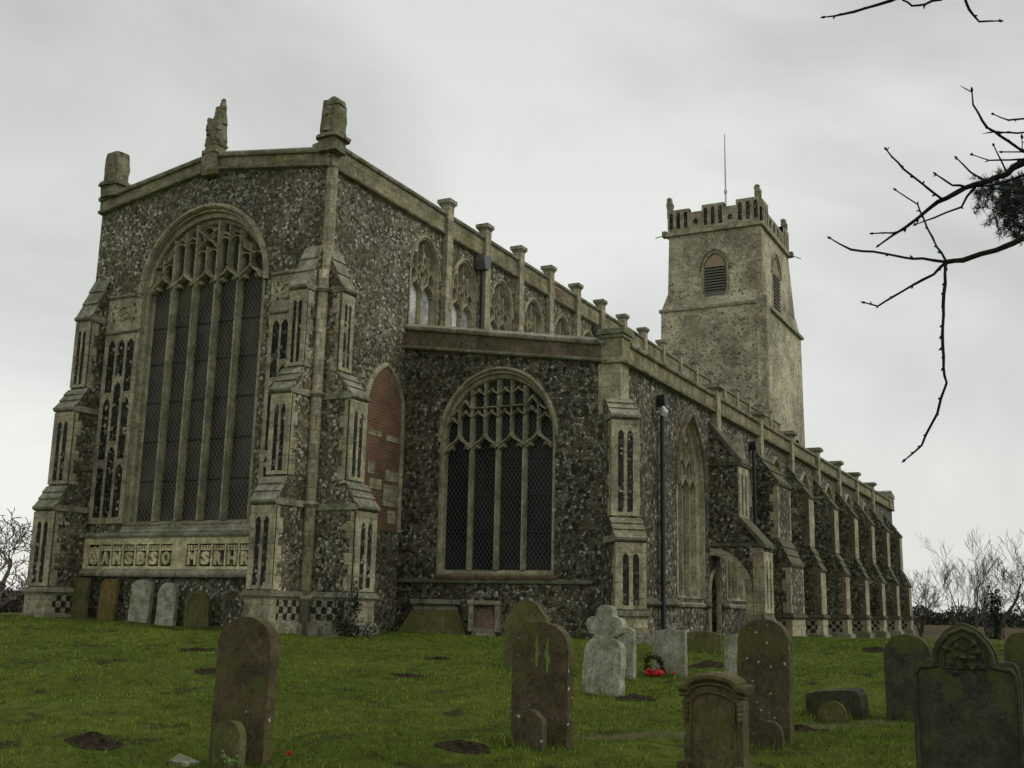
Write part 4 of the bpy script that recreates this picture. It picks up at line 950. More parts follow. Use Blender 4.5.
# ================================================================== churchyard
def stone_outline(kind, w, h):
    a = w/2
    if kind == 'round':
        r = a; pts = [(a*math.cos(R(t)), h-r*.88+r*.88*math.sin(R(t))) for t in range(0, 181, 12)]
    elif kind == 'flatround':
        pts = [(a, h*.93)]+[(a*math.cos(R(t)), h-.12*w-.0+.12*w*math.sin(R(t))) for t in range(15, 166, 15)]+[(-a, h*.93)]
        pts = [(a*math.cos(R(t)), h-.22*w+.22*w*math.sin(R(t))) for t in range(0, 181, 15)]
    elif kind == 'flat': pts = [(a, h-.01), (0, h), (-a, h-.015)]
    elif kind == 'ogee':
        half = [(a, h*.66), (a*.97, h*.74), (a*.80, h*.80), (a*.66, h*.87), (a*.52, h*.94), (a*.3, h*.985), (0, h)]
        pts = half+[(-x, y) for x, y in half[:-1][::-1]]
    elif kind == 'shoulder':
        half = [(a, h*.70), (a*.98, h*.76), (a*.86, h*.80), (a*.74, h*.80), (a*.66, h*.86), (a*.5, h*.93), (a*.28, h*.985), (0, h)]
        pts = half+[(-x, y) for x, y in half[:-1][::-1]]
    elif kind == 'cross':
        half = [(a, h*.48), (a*.93, h*.54), (a*.78, h*.585), (a*.62, h*.62), (a*.52, h*.66), (a*.72, h*.66), (a*.90, h*.70), (a*.98, h*.75), (a*.93, h*.81), (a*.75, h*.85), (a*.52, h*.86), (a*.42, h*.88), (a*.40, h*.94), (a*.27, h*.985), (0, h)]
        pts = half+[(-x, y) for x, y in half[:-1][::-1]]
    elif kind == 'gothic':
        half = [(a, h*.70), (a*.98, h*.745), (a*.90, h*.775), (a*.75, h*.785), (a*.62, h*.775), (a*.60, h*.83), (a*.50, h*.89), (a*.34, h*.95), (a*.16, h*.985), (0, h)]
        pts = half+[(-x, y) for x, y in half[:-1][::-1]]
    elif kind == 'segment':
        pts = [(a, h*.82)]+[(a*.92*math.cos(R(t)), h*.84+h*.16*math.sin(R(t))) for t in range(10, 171, 16)]+[(-a, h*.82)]
    elif kind == 'cornice':
        pts = [(a*.93, h*.78), (a*.75, h*.82)]+[(a*.72*math.cos(R(t)), h*.83+h*.12*math.sin(R(t))) for t in range(15, 166, 15)]+[(-a*.75, h*.82), (-a*.93, h*.78)]
        return [(a*.93, -.25)]+pts+[(-a*.93, -.25)]
    elif kind == 'block': pts = [(a, h*.72), (a*.9, h*.94), (a*.4, h), (-a*.5, h*.97), (-a*.95, h*.9)]
    return [(a, -.25)]+pts+[(-a, -.25)]
STONES = []
def headstone(name, x, y, w, h, t, kind, m, label, cat, group='headstones in the churchyard', rz=0, lean=0, tilt=0, z=None, chips=.006, extra=None):
    z0 = gz(x, y) if z is None else z
    STONES.append((x, y, w))
    e_ = empty(name, (x, y, z0), label, cat, group, rz=R(rz)); e_.rotation_euler = (R(tilt), R(lean), R(rz))
    # local frame: width along Y (u = -Y), face towards -X
    F = Frame((0, 0, 0), (0, -1, 0), (-1, 0, 0))
    g = MB(); o_ = stone_outline(kind, w, h)
    # finer edge, slightly worn
    P = []
    sd_ = random.random()*50
    for i in range(len(o_)):
        a, b = o_[i], o_[(i+1) % len(o_)]; L = math.hypot(b[0]-a[0], b[1]-a[1]); k = max(1, int(L/.07))
        for q in range(k):
            u, v = a[0]+(b[0]-a[0])*q/k, a[1]+(b[1]-a[1])*q/k
            n1 = noise.noise(Vector((u*9, v*9, sd_)))*chips*1.6; P.append((u+n1, v+noise.noise(Vector((u*9, v*9, sd_+9)))*chips*1.6))
    g.plate(F, P, [], -t, 0)
    s_ = g.obj('slab', m, parent=e_, bevel=min(.012, t*.15))
    if extra: extra(e_, F, w, h, t, m)
    return e_
def footextra(e_, F, w, h, t, m): pass

def ex_gothic(e_, F, w, h, t, m):
    g = MB(); a = w/2
    half = [(a*.93, .2), (a*.93, h*.70), (a*.85, h*.74), (a*.66, h*.74), (a*.53, h*.75), (a*.52, h*.82), (a*.42, h*.88), (a*.25, h*.935), (0, h*.965)]
    g.bar(F, [(-x, y) for x, y in half]+half[:-1][::-1], .03, -.01, .02)
    g.bar(F, [(-a*.40, h*.74), (-a*.36, h*.82), (-a*.2, h*.89), (0, h*.925), (a*.2, h*.89), (a*.36, h*.82), (a*.40, h*.74), (-a*.40, h*.74)], .02, -.005, .018)
    g.obj('moulded_border', m, parent=e_)
    g = MB()
    for k in range(12):
        q = R(30*k); r = .05+.028*(k % 3); g.tube([F.p(r*math.cos(q)*.9, h*.80+r*math.sin(q)*.85, 0), F.p(r*math.cos(q)*1.25+.01, h*.80+r*math.sin(q)*1.1, .022), F.p(r*math.cos(q)*1.5, h*.80+r*math.sin(q)*1.35, 0)], [.012, .02, .01], 6)
    g.tube([F.p(0, h*.78, 0), F.p(0, h*.80, .03), F.p(0, h*.82, 0)], [.02, .03, .02], 8)
    g.obj('carved_emblem', m, parent=e_)
    g = MB(); rr = random.Random(4)
    for i in range(12):
        y = h*.68-i*.062; hw = a*rr.uniform(.42, .74) if i else a*.3
        u = -hw
        while u < hw:
            L = rr.uniform(.008, .02)
            if rr.random() < .86:
                g.fbox(F, u, u+.005, y, y+.028, 0, .0022)
                if rr.random() < .5: g.fbox(F, u+.005, u+L*.8, y+rr.choice((0, .012, .023)), y+.005+rr.choice((0, .012, .023)), 0, .0022)
            u += L+.007
    g.obj('worn_lettering', M_GDL, parent=e_)
M_GDL = plain('worn_letter_lead', (.085, .085, .068), .9, noise_=.8, sc=22)
def ex_cornice(e_, F, w, h, t, m):
    a = w/2; g = MB()
    top = [(-a*1.08, h*.83), (-a*.80, h*.845)]+[(a*.78*math.cos(R(t_)), h*.85+h*.11*math.sin(R(t_))) for t_ in range(165, 10, -15)]+[(a*.80, h*.845), (a*1.08, h*.83)]
    g.bar(F, [(x, y+.01) for x, y in top], .07, -t-.03, .045, cham=.85); g.bar(F, [(x*.97, y-.045) for x, y in top], .03, -.01, .025); g.obj('cornice', m, parent=e_, bevel=.004)
    g = MB(); g.bar(F, [(-a*.70, 0), (-a*.70, h*.66)]+[(a*.70*math.cos(R(t_)), h*.68+h*.13*math.sin(R(t_))) for t_ in range(170, 5, -15)]+[(a*.70, h*.66), (a*.70, 0)], .022, -.01, .02); g.obj('recessed_panel', m, parent=e_)
    g = MB()
    for s_ in (-1, 1):
        for k in range(4): g.tube([F.p(s_*a*.86-.02, h*(.70-.05*k), 0), F.p(s_*a*.86, h*(.69-.05*k), .03), F.p(s_*a*.86+.02, h*(.70-.05*k), 0)], [.015, .025, .015], 6)
        g.fbox(F, s_*a*.90-.05, s_*a*.90+.05, 0, .05, -t-.02, .05)
    g.obj('scroll_carving', m, parent=e_)
def ex_arch(e_, F, w, h, t, m):
    g = MB(); a = w/2*.72; g.bar(F, [(-a, h*.3), (-a, h*.62)]+[(a*math.cos(R(t_)), h*.62+a*math.sin(R(t_))) for t_ in range(165, 10, -15)]+[(a, h*.62), (a, h*.3)], .02, -.01, .012); g.obj('incised_arch', m, parent=e_)

H_ = headstone
G0 = 'headstones in the churchyard'
H_('headstone', 6.67, 5.72, .50, 1.08, .11, 'round', M_GR2, 'tall brown round-topped headstone with white lichen spots, nearest the left of the lawn', 'headstone', rz=2, lean=1)
H_('footstone', 6.42, 5.60, .24, .34, .08, 'round', M_GG, 'small mossy round-topped footstone in front of the left brown headstone', 'footstone', 'footstones in front of headstones', rz=4)
def ex_streak(e_, F, w, h, t, m):
    for cu, z0, z1, hw in ((-.03, .62, .90, .016), (.075, .58, .88, .018)):
        g = MB(); n = 9; L = []; Rr = []
        for i in range(n+1):
            z = h*(z0+(z1-z0)*i/n); q = hw*(1-abs(2*i/n-1)**3*.8); L.append((cu-q*(1+noise.noise(Vector((z*25, cu*9, 1)))), z)); Rr.append((cu+q*(1+noise.noise(Vector((z*25, cu*9, 7)))), z))
        g.plate(F, L+Rr[::-1], [], 0, .002); g.obj('moss_streak', M_MOSS, parent=e_)
H_('headstone', 8.71, 4.21, .54, 1.02, .11, 'round', M_GR2, 'brown round-topped headstone with two yellow-green streaks, centre foreground', 'headstone', rz=-2, extra=ex_streak)
H_('footstone', 8.45, 4.19, .28, .31, .08, 'round', M_GR, 'small round footstone in front of the headstone with yellow-green streaks', 'footstone', 'footstones in front of headstones', rz=-3)
H_('headstone', 14.54, 7.25, .66, 1.0, .15, 'ogee', M_GG, 'dark green mossy headstone with wavy pointed top, behind the streaked one', 'headstone', rz=6, tilt=-3, lean=4)
H_('headstone', 12.52, 5.25, .52, 1.07, .12, 'cross', M_GP, 'pale lichen-covered headstone with round cross-shaped head and shoulders', 'headstone', rz=-8, tilt=2, lean=3, chips=.013)
H_('headstone', 14.3, 5.66, .30, .68, .10, 'flatround', M_GP, 'small pale headstone half hidden behind the cross-headed one', 'headstone', rz=-5)
H_('headstone', 15.05, 5.28, .48, .60, .10, 'flat', M_GP, 'low square pale headstone with a poppy wreath leaning on it', 'headstone', rz=-4)
H_('headstone', 20.0, 6.36, .68, .36, .12, 'segment', M_GG, 'low wide curved-topped stone near the aisle wall drainpipe', 'headstone')
H_('headstone', 14.73, 4.22, .34, .70, .11, 'flatround', M_GP, 'pale lichened headstone peeping out left of the big dark round-topped one', 'headstone', rz=2)
H_('headstone', 10.42, 2.75, .50, 1.14, .11, 'round', M_GR, 'tall dark round-topped headstone with grey lichen smears, right of centre', 'headstone', rz=-6, tilt=1)
H_('footstone', 10.15, 2.62, .23, .24, .07, 'round', M_GR, 'low round footstone behind the corniced headstone', 'footstone', 'footstones in front of headstones', rz=4)
H_('headstone', 8.6, 2.66, .52, .72, .13, 'cornice', M_GC, 'brown headstone with moulded curved cornice, scrolls and sunk panel', 'headstone', rz=-5, extra=ex_cornice)
H_('broken_stone', 12.08, 2.44, .60, .27, .20, 'block', M_GD, 'broken dark stump of a tomb lying tilted in the grass', 'broken stone', 'fallen stones', rz=-10, tilt=-5, lean=-5)
H_('footstone', 11.85, 2.42, .30, .22, .05, 'round', M_GG, 'small half-round stone leaning on the broken dark stump', 'footstone', 'footstones in front of headstones', rz=-6)
H_('headstone', 12.18, 1.71, .46, .88, .12, 'round', M_GD, 'nearly black round-topped headstone behind the large gothic one', 'headstone', rz=-4)
H_('headstone', 8.48, .81, .70, 1.20, .12, 'gothic', M_GD, 'large dark gothic headstone with carved emblem and worn lettering, right foreground', 'headstone', extra=ex_gothic)
H_('headstone', 13.3, .66, .40, .82, .12, 'round', M_GD, 'dark headstone cut off by the right edge of the view', 'headstone')
Z = 1.0
H_('headstone', 18.62, 20.95, .46, 1.08, .09, 'flat', M_GG, 'dark greenish flat-topped headstone against the east wall beside the left buttress', 'headstone', z=Z)
H_('headstone', 18.62, 20.08, .50, 1.06, .09, 'flatround', M_GO, 'rusty ochre headstone leaning against the east wall', 'headstone', z=Z, lean=3)
H_('headstone', 18.62, 19.06, .60, 1.05, .10, 'flatround', M_GP, 'wide pale grey headstone leaning against the east wall', 'headstone', z=Z, lean=3)
H_('headstone', 18.62, 18.26, .54, .99, .10, 'round', M_GP, 'narrower pale round-topped headstone with chipped edge against the east wall', 'headstone', z=Z, lean=3, chips=.012)
H_('headstone', 18.62, 17.33, .70, .82, .10, 'shoulder', M_GG, 'mossy shouldered headstone sinking by the east wall, nearest the corner buttress', 'headstone', z=Z, extra=ex_arch)

# table tomb with sloping sides against the aisle wall
t_ = empty('table_tomb', (21.75, 13.3, .93), 'sloping stone tomb with flat slab top under the aisle window', 'tomb')
g = MB(); frustum(g, -.2, .58, (-.55, .6, -.72, .72), (-.1, .6, -.42, .42)); g.obj('sloping_body', M_GG, parent=t_, bevel=.02)
g = MB(); g.box((-.05, -.40, .58), (.6, .40, .66)); g.box((-.12, -.46, .72), (.62, .46, .82)); g.box((0, -.36, .66), (.55, .36, .72)); g.obj('top_slab', M_STW, parent=t_, bevel=.01)
# wall memorial
t_ = empty('wall_memorial', (22.5, 12.25, 1.05), 'small framed stone memorial set low in the aisle wall', 'memorial')
g = MB(); F = Frame((0, 0, 0), (0, -1, 0), (-1, 0, 0))
g.fbox(F, -.40, -.28, 0, .68, 0, .12); g.fbox(F, .28, .40, 0, .68, 0, .12); g.fbox(F, -.42, .42, .60, .70, 0, .14); g.fbox(F, -.28, .30, -.1, .08, 0, .16); g.obj('frame', M_ST, parent=t_, bevel=.008)
g = MB(); g.plate(F, [(.24, 0), (.24, .34)]+[(.24*math.cos(R(q)), .34+.18*math.sin(R(q))) for q in range(20, 161, 20)]+[(-.24, .34), (-.24, 0)], [], 0, .06); g.obj('panel', M_STR, parent=t_)

# streaks on the centre stone: moss patches of their own shape
# wreath with poppies and a small wooden cross
wx, wy = 14.86, 5.38; wz = gz(wx, wy)
t_ = empty('poppy_wreath', (wx, wy, wz), 'round brown leafy wreath with red poppies at the foot of a pale headstone', 'wreath')
g = MB(); rr = random.Random(3)
for i in range(420):
    a = rr.uniform(0, 2*math.pi); r = .115+rr.gauss(0, .022); c = Vector((-.05-.06*math.sin(a)+rr.gauss(0, .015)+.05, r*math.cos(a)*1.0+.04, .15+r*math.sin(a)))
    d = Vector((rr.gauss(0, 1), rr.gauss(0, 1), rr.gauss(0, 1))).normalized(); e_ = d.orthogonal().normalized()
    g.add([c-e_*.010, c+d*.02+e_*0, c+e_*.010, c+d*.045], [(0, 2, 1), (0, 3, 2)])
g.obj('leaves', M_WRE, parent=t_)
g = MB()
for i in range(16):
    c = Vector((-.06+rr.gauss(0, .012), rr.uniform(-.11, .13), .035+rr.uniform(0, .05)))
    vs = [c+Vector((-.012, 0, 0))]+[c+Vector((rr.uniform(-.008, .008), .032*math.cos(R(60*k)), .032*math.sin(R(60*k)))) for k in range(6)]
    g.add(vs, [(0, k+1, (k+1) % 6+1) for k in range(6)])
g.obj('poppies', M_RED, parent=t_)
t_ = empty('wooden_cross', (14.78, 5.10, gz(14.78, 5.10)), 'tiny wooden remembrance cross with red centre right of the wreath', 'cross')
g = MB(); g.box((-.006, -.012, -.05), (.006, .012, .17)); g.obj('upright', M_WCR, parent=t_); g = MB(); g.box((-.0065, -.05, .09), (.005, .05, .115)); g.obj('crossbar', M_WCR, parent=t_)
g = MB(); g.tube([(-.012, 0, .10), (-.007, 0, .10)], .022, 8); g.obj('poppy', M_RED, parent=t_)

# molehills and scraped soil
def molehill(x, y, rx, ry, h, label, seed):
    z = gz(x, y); g = MB(); n = 22; k = 9; vs = [(0, 0, h)]
    for i in range(1, k+1):
        for j in range(n):
            t = 2*math.pi*j/n; q = i/k; e_ = 1+.35*noise.noise(Vector((math.cos(t)*1.3, math.sin(t)*1.3, seed)))
            X, Y = rx*q*math.cos(t)*e_, ry*q*math.sin(t)*e_
            hz = h*math.exp(-(q*1.9)**2)+noise.noise(Vector((X*22, Y*22, seed)))*.022*(1-q)+noise.noise(Vector((X*60, Y*60, seed)))*.012*(1-q)+gz(x+X, y+Y)-z-(.012 if i == k else 0)+.004
            vs.append((X, Y, hz))
    fs = [(0, 1+j, 1+(j+1) % n) for j in range(n)]+[(1+i*n+j, 1+(i+1)*n+j, 1+(i+1)*n+(j+1) % n, 1+i*n+(j+1) % n) for i in range(k-1) for j in range(n)]
    g.add(vs, fs)
    r_ = random.Random(seed)
    for q in range(26):
        a, d = r_.uniform(0, 6.28), r_.random()**.6; X, Y = rx*d*math.cos(a), ry*d*math.sin(a); s_ = r_.uniform(.008, .022); c = Vector((X, Y, gz(x+X, y+Y)-z+h*math.exp(-(d*1.9)**2)+s_*.3))
        g.add([c+Vector(v)*s_ for v in ((1, 0, 0), (0, 1, 0), (-1, 0, .1), (0, -1, 0), (0, 0, .9), (.1, 0, -.8))], [(0, 1, 4), (1, 2, 4), (2, 3, 4), (3, 0, 4), (1, 0, 5), (2, 1, 5), (3, 2, 5), (0, 3, 5)])
    o_ = g.obj('molehill', M_SOIL, label=label, cat='molehill', group='molehills on the lawn', loc=(0, 0, 0)); o_.location = (x, y, z)
MH = [(6.75, 7.25, .24, .26, .08, 'largest dark molehill, near the bottom left of the lawn'),
      (8.15, 4.62, .17, .30, .05, 'flat crumbled molehill just left of the streaked headstone'),
      (11.5, 10.2, .2, .5, .03, 'long low scrape of soil on the lawn left of the brown headstone'),
      (14.2, 13.2, .3, .4, .05, 'low molehill on the lawn below the left east wall headstones'),
      (12.3, 4.72, .3, .28, .06, 'dark molehill to the right of the cross-headed stone'),
      (16.8, 5.3, .5, .3, .06, 'loose soil behind the wreathed headstone'),
      (11.2, 2.6, .2, .3, .05, 'dark earth in front of the broken stump'),
      (15.1, 9.0, .2, .3, .04, 'small soil patch in mid lawn below the wall memorial'),
      (22, 3.6, .4, .3, .06, 'molehill nearer the buttresses, left one of two'),
      (21, 2.9, .35, .3, .06, 'molehill nearer the buttresses, right one of two'),
      (13.1, 8.3, .2, .35, .04, 'soil streak left of the mossy wavy-topped headstone')]
for i, (x, y, rx, ry, h, lb) in enumerate(MH): molehill(x, y, rx, ry, h, lb, i*3+1)
g = MB(); w0 = weathered(Vector((6.39, 5.96, gz(6.39, 5.96)-.03)), [(0, .10, .07, 0), (.05, .10, .07, 0), (.085, .05, .035, 0)], 'p', seed=3, amp=.02)
w0.obj('rock', M_GP, label='small pale rock in the grass at the bottom edge left of the brown headstone', cat='rock')
# sprig and red flower
rr = random.Random(8)
fx, fy = 6.35, 5.48; z = gz(fx, fy); t_ = empty('sprig', (fx, fy, z), 'light green leafy sprig at the foot of the left brown headstone', 'plant')
g = MB(); lf = MB()
for i in range(9):
    a = rr.uniform(0, 6.28); L = rr.uniform(.07, .13); tip = Vector((math.cos(a)*.06, math.sin(a)*.08, L)); g.tube([(0, 0, -.02), tip*.5+Vector((0, 0, .01)), tip], [.003, .002, .0015], 4)
    for k in range(7):
        p = tip*rr.uniform(.4, 1); d = Vector((rr.gauss(0, 1), rr.gauss(0, 1), rr.uniform(0, 1))).normalized(); e_ = d.orthogonal().normalized(); lf.add([p, p+d*.014+e_*.009, p+d*.03, p+d*.014-e_*.009], [(0, 1, 2, 3)])
g.obj('stems', M_SPRG, parent=t_); lf.obj('leaves', M_SPRG, parent=t_)
fx, fy = 6.96, 5.45; z = gz(fx, fy); t_ = empty('red_flower', (fx, fy, z), 'single small red flower in the grass right of the left brown headstone', 'flower')
g = MB(); g.tube([(0, 0, 0), (0, 0, .06)], .003, 4); g.obj('stem', M_SPRG, parent=t_)
g = MB()
for k in range(7): a = k*.9; g.add([(0, 0, .05), (.022*math.cos(a-.4), .022*math.sin(a-.4), .085), (.03*math.cos(a), .03*math.sin(a), .10), (.022*math.cos(a+.4), .022*math.sin(a+.4), .085)], [(0, 1, 2, 3)])
g.obj('petals', M_RED, parent=t_)
# ivy shrub at the foot of the corner buttress
def leafmass(name, pts, n, size, m, parent=None, **k):
    g = MB(); rr = random.Random(hash(name) % 1000 if False else n)
    for i in range(n):
        c, s_ = pts[rr.randrange(len(pts))]; p = Vector(c)+Vector((rr.gauss(0, s_[0]), rr.gauss(0, s_[1]), rr.gauss(0, s_[2])))
        d = Vector((rr.gauss(0, 1), rr.gauss(0, 1), rr.gauss(0, .7))).normalized(); e_ = d.cross(Vector((rr.gauss(0, 1), rr.gauss(0, 1), rr.gauss(0, 1)))).normalized(); z = size*rr.uniform(.6, 1.3)
        g.add([p-d*z, p+e_*z*.6, p+d*z, p-e_*z*.6], [(0, 1, 2, 3)])
    return g.obj(name, m, parent=parent, **k)
t_ = empty('ivy_shrub', (18.6, 13.3, .92), 'dark straggly ivy shrub growing at the foot of the corner buttress', 'shrub')
leafmass('foliage', [((0, 0, .25), (.15, .22, .14)), ((.25, -.15, .15), (.25, .3, .1)), ((-.12, .1, .55), (.08, .1, .2)), ((.1, -.1, .75), (.05, .06, .2))], 1500, .028, M_IVY, t_)
g = MB()
for i in range(12): g.tube([(rr.gauss(0, .1), rr.gauss(0, .12), -.05), (rr.gauss(0, .1), rr.gauss(0, .15), .4), (rr.gauss(0, .12), rr.gauss(0, .15), rr.uniform(.6, 1.0))], [.008, .006, .003], 4)
g.obj('stems', M_BARK, parent=t_)

# ---------- grass blades (uncountable)
def grass():
    import numpy as np
    rs = np.random.RandomState(5); nb = 330000
    d = 6.2+ (rs.rand(nb)**1.75)*27; az = np.radians(rs.uniform(-2, 60, nb)); X, Y = d*np.cos(az), d*np.sin(az)
    keep = ~((X > 17.2) & (Y > 13.0)) & ~((X > 21.4) & (Y > 8.1))
    for x, y, rx, ry, h, lb in MH: keep &= ((X-x)/(rx*.8))**2+((Y-y)/(ry*.8))**2 > 1
    # thinner on the worn strip
    X, Y, d = X[keep], Y[keep], d[keep]
    pn = np.array([noise.noise(Vector((x*1.9, y*1.9, 2.)))*.6+noise.noise(Vector((x*.6, y*.6, 12.)))*.6 for x, y in zip(X, Y)])
    ps = (X*.674+Y*.739)-(8.2*.674+5.5*.739)
    k2 = (rs.rand(len(X)) < 1.0-np.clip((pn-.2)*3, 0, .8)) & ((np.abs(ps-.0) > .16) | (Y > 4.9) | (rs.rand(len(X)) < .25))
    X, Y, d, pn = X[k2], Y[k2], d[k2], pn[k2]; n = len(X)
    Zg = np.array([gz(x, y) for x, y in zip(X, Y)])
    h = (.011+.020*rs.rand(n)**2)*(1+.5*np.clip(-pn, -1, 1))*(1+.02*d); wd = (.0028+.0020*rs.rand(n))*(d/8)**.9; a = rs.rand(n)*6.283; ln = rs.rand(n)*1.1
    for (hx, hy, hw_) in STONES:
        dd_ = np.hypot((X-hx), (Y-hy)/1.6); h = h*(1+1.6*np.clip(1-dd_/(hw_*.75), 0, 1))
    h = h*np.where(rs.rand(n) < .05, 1.9, 1.)
    la = rs.rand(n)*6.283
    dx, dy = np.cos(a)*wd, np.sin(a)*wd; tx, ty = X+np.cos(la)*ln*h, Y+np.sin(la)*ln*h
    v = np.empty((n, 3, 3)); v[:, 0] = np.stack([X-dx, Y-dy, Zg-.006], 1); v[:, 1] = np.stack([X+dx, Y+dy, Zg-.006], 1); v[:, 2] = np.stack([tx, ty, Zg+h], 1)
    me = bpy.data.meshes.new('grass_blades'); me.vertices.add(n*3); me.vertices.foreach_set('co', v.reshape(-1)); me.loops.add(n*3); me.loops.foreach_set('vertex_index', np.arange(n*3, dtype=np.int32))
    me.polygons.add(n); me.polygons.foreach_set('loop_start', np.arange(0, n*3, 3, dtype=np.int32)); me.update(); me.validate()
    m, nt, p = mat('grass_blade'); vv = obj_vec(nt)
    a_ = nois(nt, vv, .7, 4); b_ = nois(nt, vv, 5, 4, .7); g_ = N(nt, 'ShaderNodeNewGeometry')
    c = mixc(nt, ramp(nt, a_, [(.3, 0.), (.7, 1.)]), (.086, .134, .013), (.150, .205, .026)); c = mixc(nt, .7, c, ramp(nt, b_, [(.3, .55), (.7, 1.4)]), 'MULTIPLY')
    c = mixc(nt, 1., c, ramp(nt, g_.outputs['Random Per Island'], [(0, .5), (.85, 1.25), (.93, 1.4), (1, 2.1)]), 'MULTIPLY')
    nt.links.new(c, p.inputs['Base Color']); p.inputs['Roughness'].default_value = .8; p.inputs['Specular IOR Level'].default_value = .2
    me.materials.append(m); o = bpy.data.objects.new('grass', me); COL.objects.link(o); tag(o, 'short green lawn grass of the churchyard', 'grass', kind='stuff')
grass()
# daisy-like white flecks / fallen petals are left to the lichen materials

# ---------- bare trees
def bare_tree(name, x, y, h, label, group, seed, spread=.45, depth=6, trunk_r=None, ivy=False, wide=1., z=None, split=.25, mt=None):
    rr = random.Random(seed); z0 = gz(x, y) if z is None else z
    e_ = empty(name, (x, y, z0-.1), label, 'tree', group); tr = MB(); cr_ = MB(); r0 = trunk_r or h*.018
    mz = [0.]
    def grow(p, d, L, r, lev):
        n = 4; pts = [p]; q = p.copy(); dd = d.copy()
        for i in range(n):
            dd = (dd+Vector((rr.gauss(0, .10), rr.gauss(0, .10), rr.gauss(0, .05)+.03))).normalized(); q = q+dd*L/n; pts.append(q.copy()); mz[0] = max(mz[0], q.z)
        rad = [max(r*(1-.45*i/n), .007) for i in range(n+1)]
        (tr if lev <= 1 else cr_).tube(pts, rad, 6 if lev < 2 else 3)
        if lev >= depth: return
        k = rr.choice((2, 2, 3)) if lev else rr.choice((4, 5, 6))
        for i in range(k):
            t = rr.uniform(.35, 1.) if i else 1.
            base = pts[min(n, int(t*n))]; ax = dd.orthogonal().normalized(); ax.rotate(Matrix.Rotation(rr.uniform(0, 6.28), 3, dd))
            an = rr.uniform(.35, .85)*spread/.45; nd = (dd*math.cos(an)+ax*math.sin(an)*wide).normalized(); nd.z += .08; nd.normalize()
            grow(base, nd, L*rr.uniform(.62, .86), rad[min(n, int(t*n))]*rr.uniform(.5, .72), lev+1)
    grow(Vector((0, 0, 0)), Vector((rr.gauss(0, .05), rr.gauss(0, .05), 1)), h*split, r0, 0)
    k_ = h/mz[0]; tr.v = [(a*k_*wide, b*k_*wide, c*k_) for a, b, c in tr.v]; cr_.v = [(a*k_*wide, b*k_*wide, c*k_) for a, b, c in cr_.v]
    tr.obj('trunk', M_BARKF, parent=e_); cr_.obj('crown', mt or M_TWIGF, parent=e_)
    if ivy: leafmass('ivy', [((0, 0, h*q), (r0*1.6, r0*1.6, h*.05)) for q in (.03, .10, .17, .24, .32, .38)], 700, .09, M_IVY, e_)
    return e_
TG = 'bare trees beyond the churchyard'
bare_tree('bare_tree', 71.5, 9.15, 5.4, 'bare tree right behind the west end of the aisle', TG, 11, depth=6, spread=.36)
bare_tree('bare_tree', 66.0, 6.85, 6.2, 'slender bare tree, second to the right of the church', TG, 5, depth=6, spread=.30, wide=.95, split=.3)
bare_tree('bare_tree', 64.0, 5.5, 6.2, 'bare tree with upright crown, third to the right of the church', TG, 23, depth=6, spread=.30, wide=.95, split=.3)
bare_tree('bare_tree', 60.5, 4.2, 5.6, 'bare tree with dark ivy-clad trunk, right of the others', TG, 35, depth=6, spread=.34, ivy=True, trunk_r=.12, wide=1., split=.3)
bare_tree('bare_tree', 60.5, 2.7, 5.6, 'bare tree at the right edge of the view', TG, 44, depth=6, spread=.34)
bare_tree('bare_tree', 74, 5.7, 6.0, 'fainter bare tree between the two right-hand trees', TG, 53, depth=6, spread=.30, split=.3)
bare_tree('bare_tree', 43.0, 56.0, 6.8, 'large domed bare tree left of the church', 'bare tree left of the church', 68, depth=7, spread=.5, split=.13, trunk_r=.13, wide=1.2)
# distant woods and hedges: read as masses
def woodline(name, pts, h, w_, label, seed):
    rr = random.Random(seed); g = MB()
    for i in range(len(pts)-1):
        a, b = Vector(pts[i]), Vector(pts[i+1]); L = (b-a).length; k = int(L*700/h)
        for j in range(k):
            p = a+(b-a)*rr.random()+Vector((rr.gauss(0, w_), rr.gauss(0, w_), 0)); z = gbase(p.x, p.y)
            top = h*(.72+.45*noise.noise(Vector((p.x*.22, p.y*.22, seed)))); zz = z+top*rr.random()**.75; s_ = h*rr.uniform(.03, .08)
            d = Vector((rr.gauss(0, .6), rr.gauss(0, .6), rr.gauss(.6, .6))).normalized()*s_*1.6; e_ = Vector((rr.gauss(0, 1), rr.gauss(0, 1), rr.gauss(0, 1))).cross(d).normalized()*s_*.55
            c = Vector((p.x, p.y, zz)); g.add([c-d, c+e_, c+d, c-e_], [(0, 1, 2, 3)])
    g.obj(name, M_FLD_F, label=label, cat='wood', kind='stuff')
woodline('distant_wood', [(255, -20, 0), (262, 12, 0), (270, 40, 0), (275, 70, 0)], 4.4, 2.5, 'dark distant wood along the horizon right of the church', 3)
woodline('distant_hedge', [(95, 2, 0), (100, 9, 0), (104, 14.5, 0)], .7, .8, 'dark hedge across the field right of the church', 4)
woodline('distant_wood', [(95, 112, 0), (78, 116, 0), (60, 118, 0)], 4.4, 2.0, 'dark wood on the rising ground left of the church', 6)
# low white stones at the far left
for i, (x, y, w_, lb) in enumerate(((31.2, 34.9, .75, 'white headstone far off at the left edge, right one of two'), (31.2, 35.9, .7, 'white headstone far off at the left edge, left one of two'))):
    H_('headstone', x, y, w_, .95, .12, 'flatround', M_GP, lb, 'headstone', rz=5)

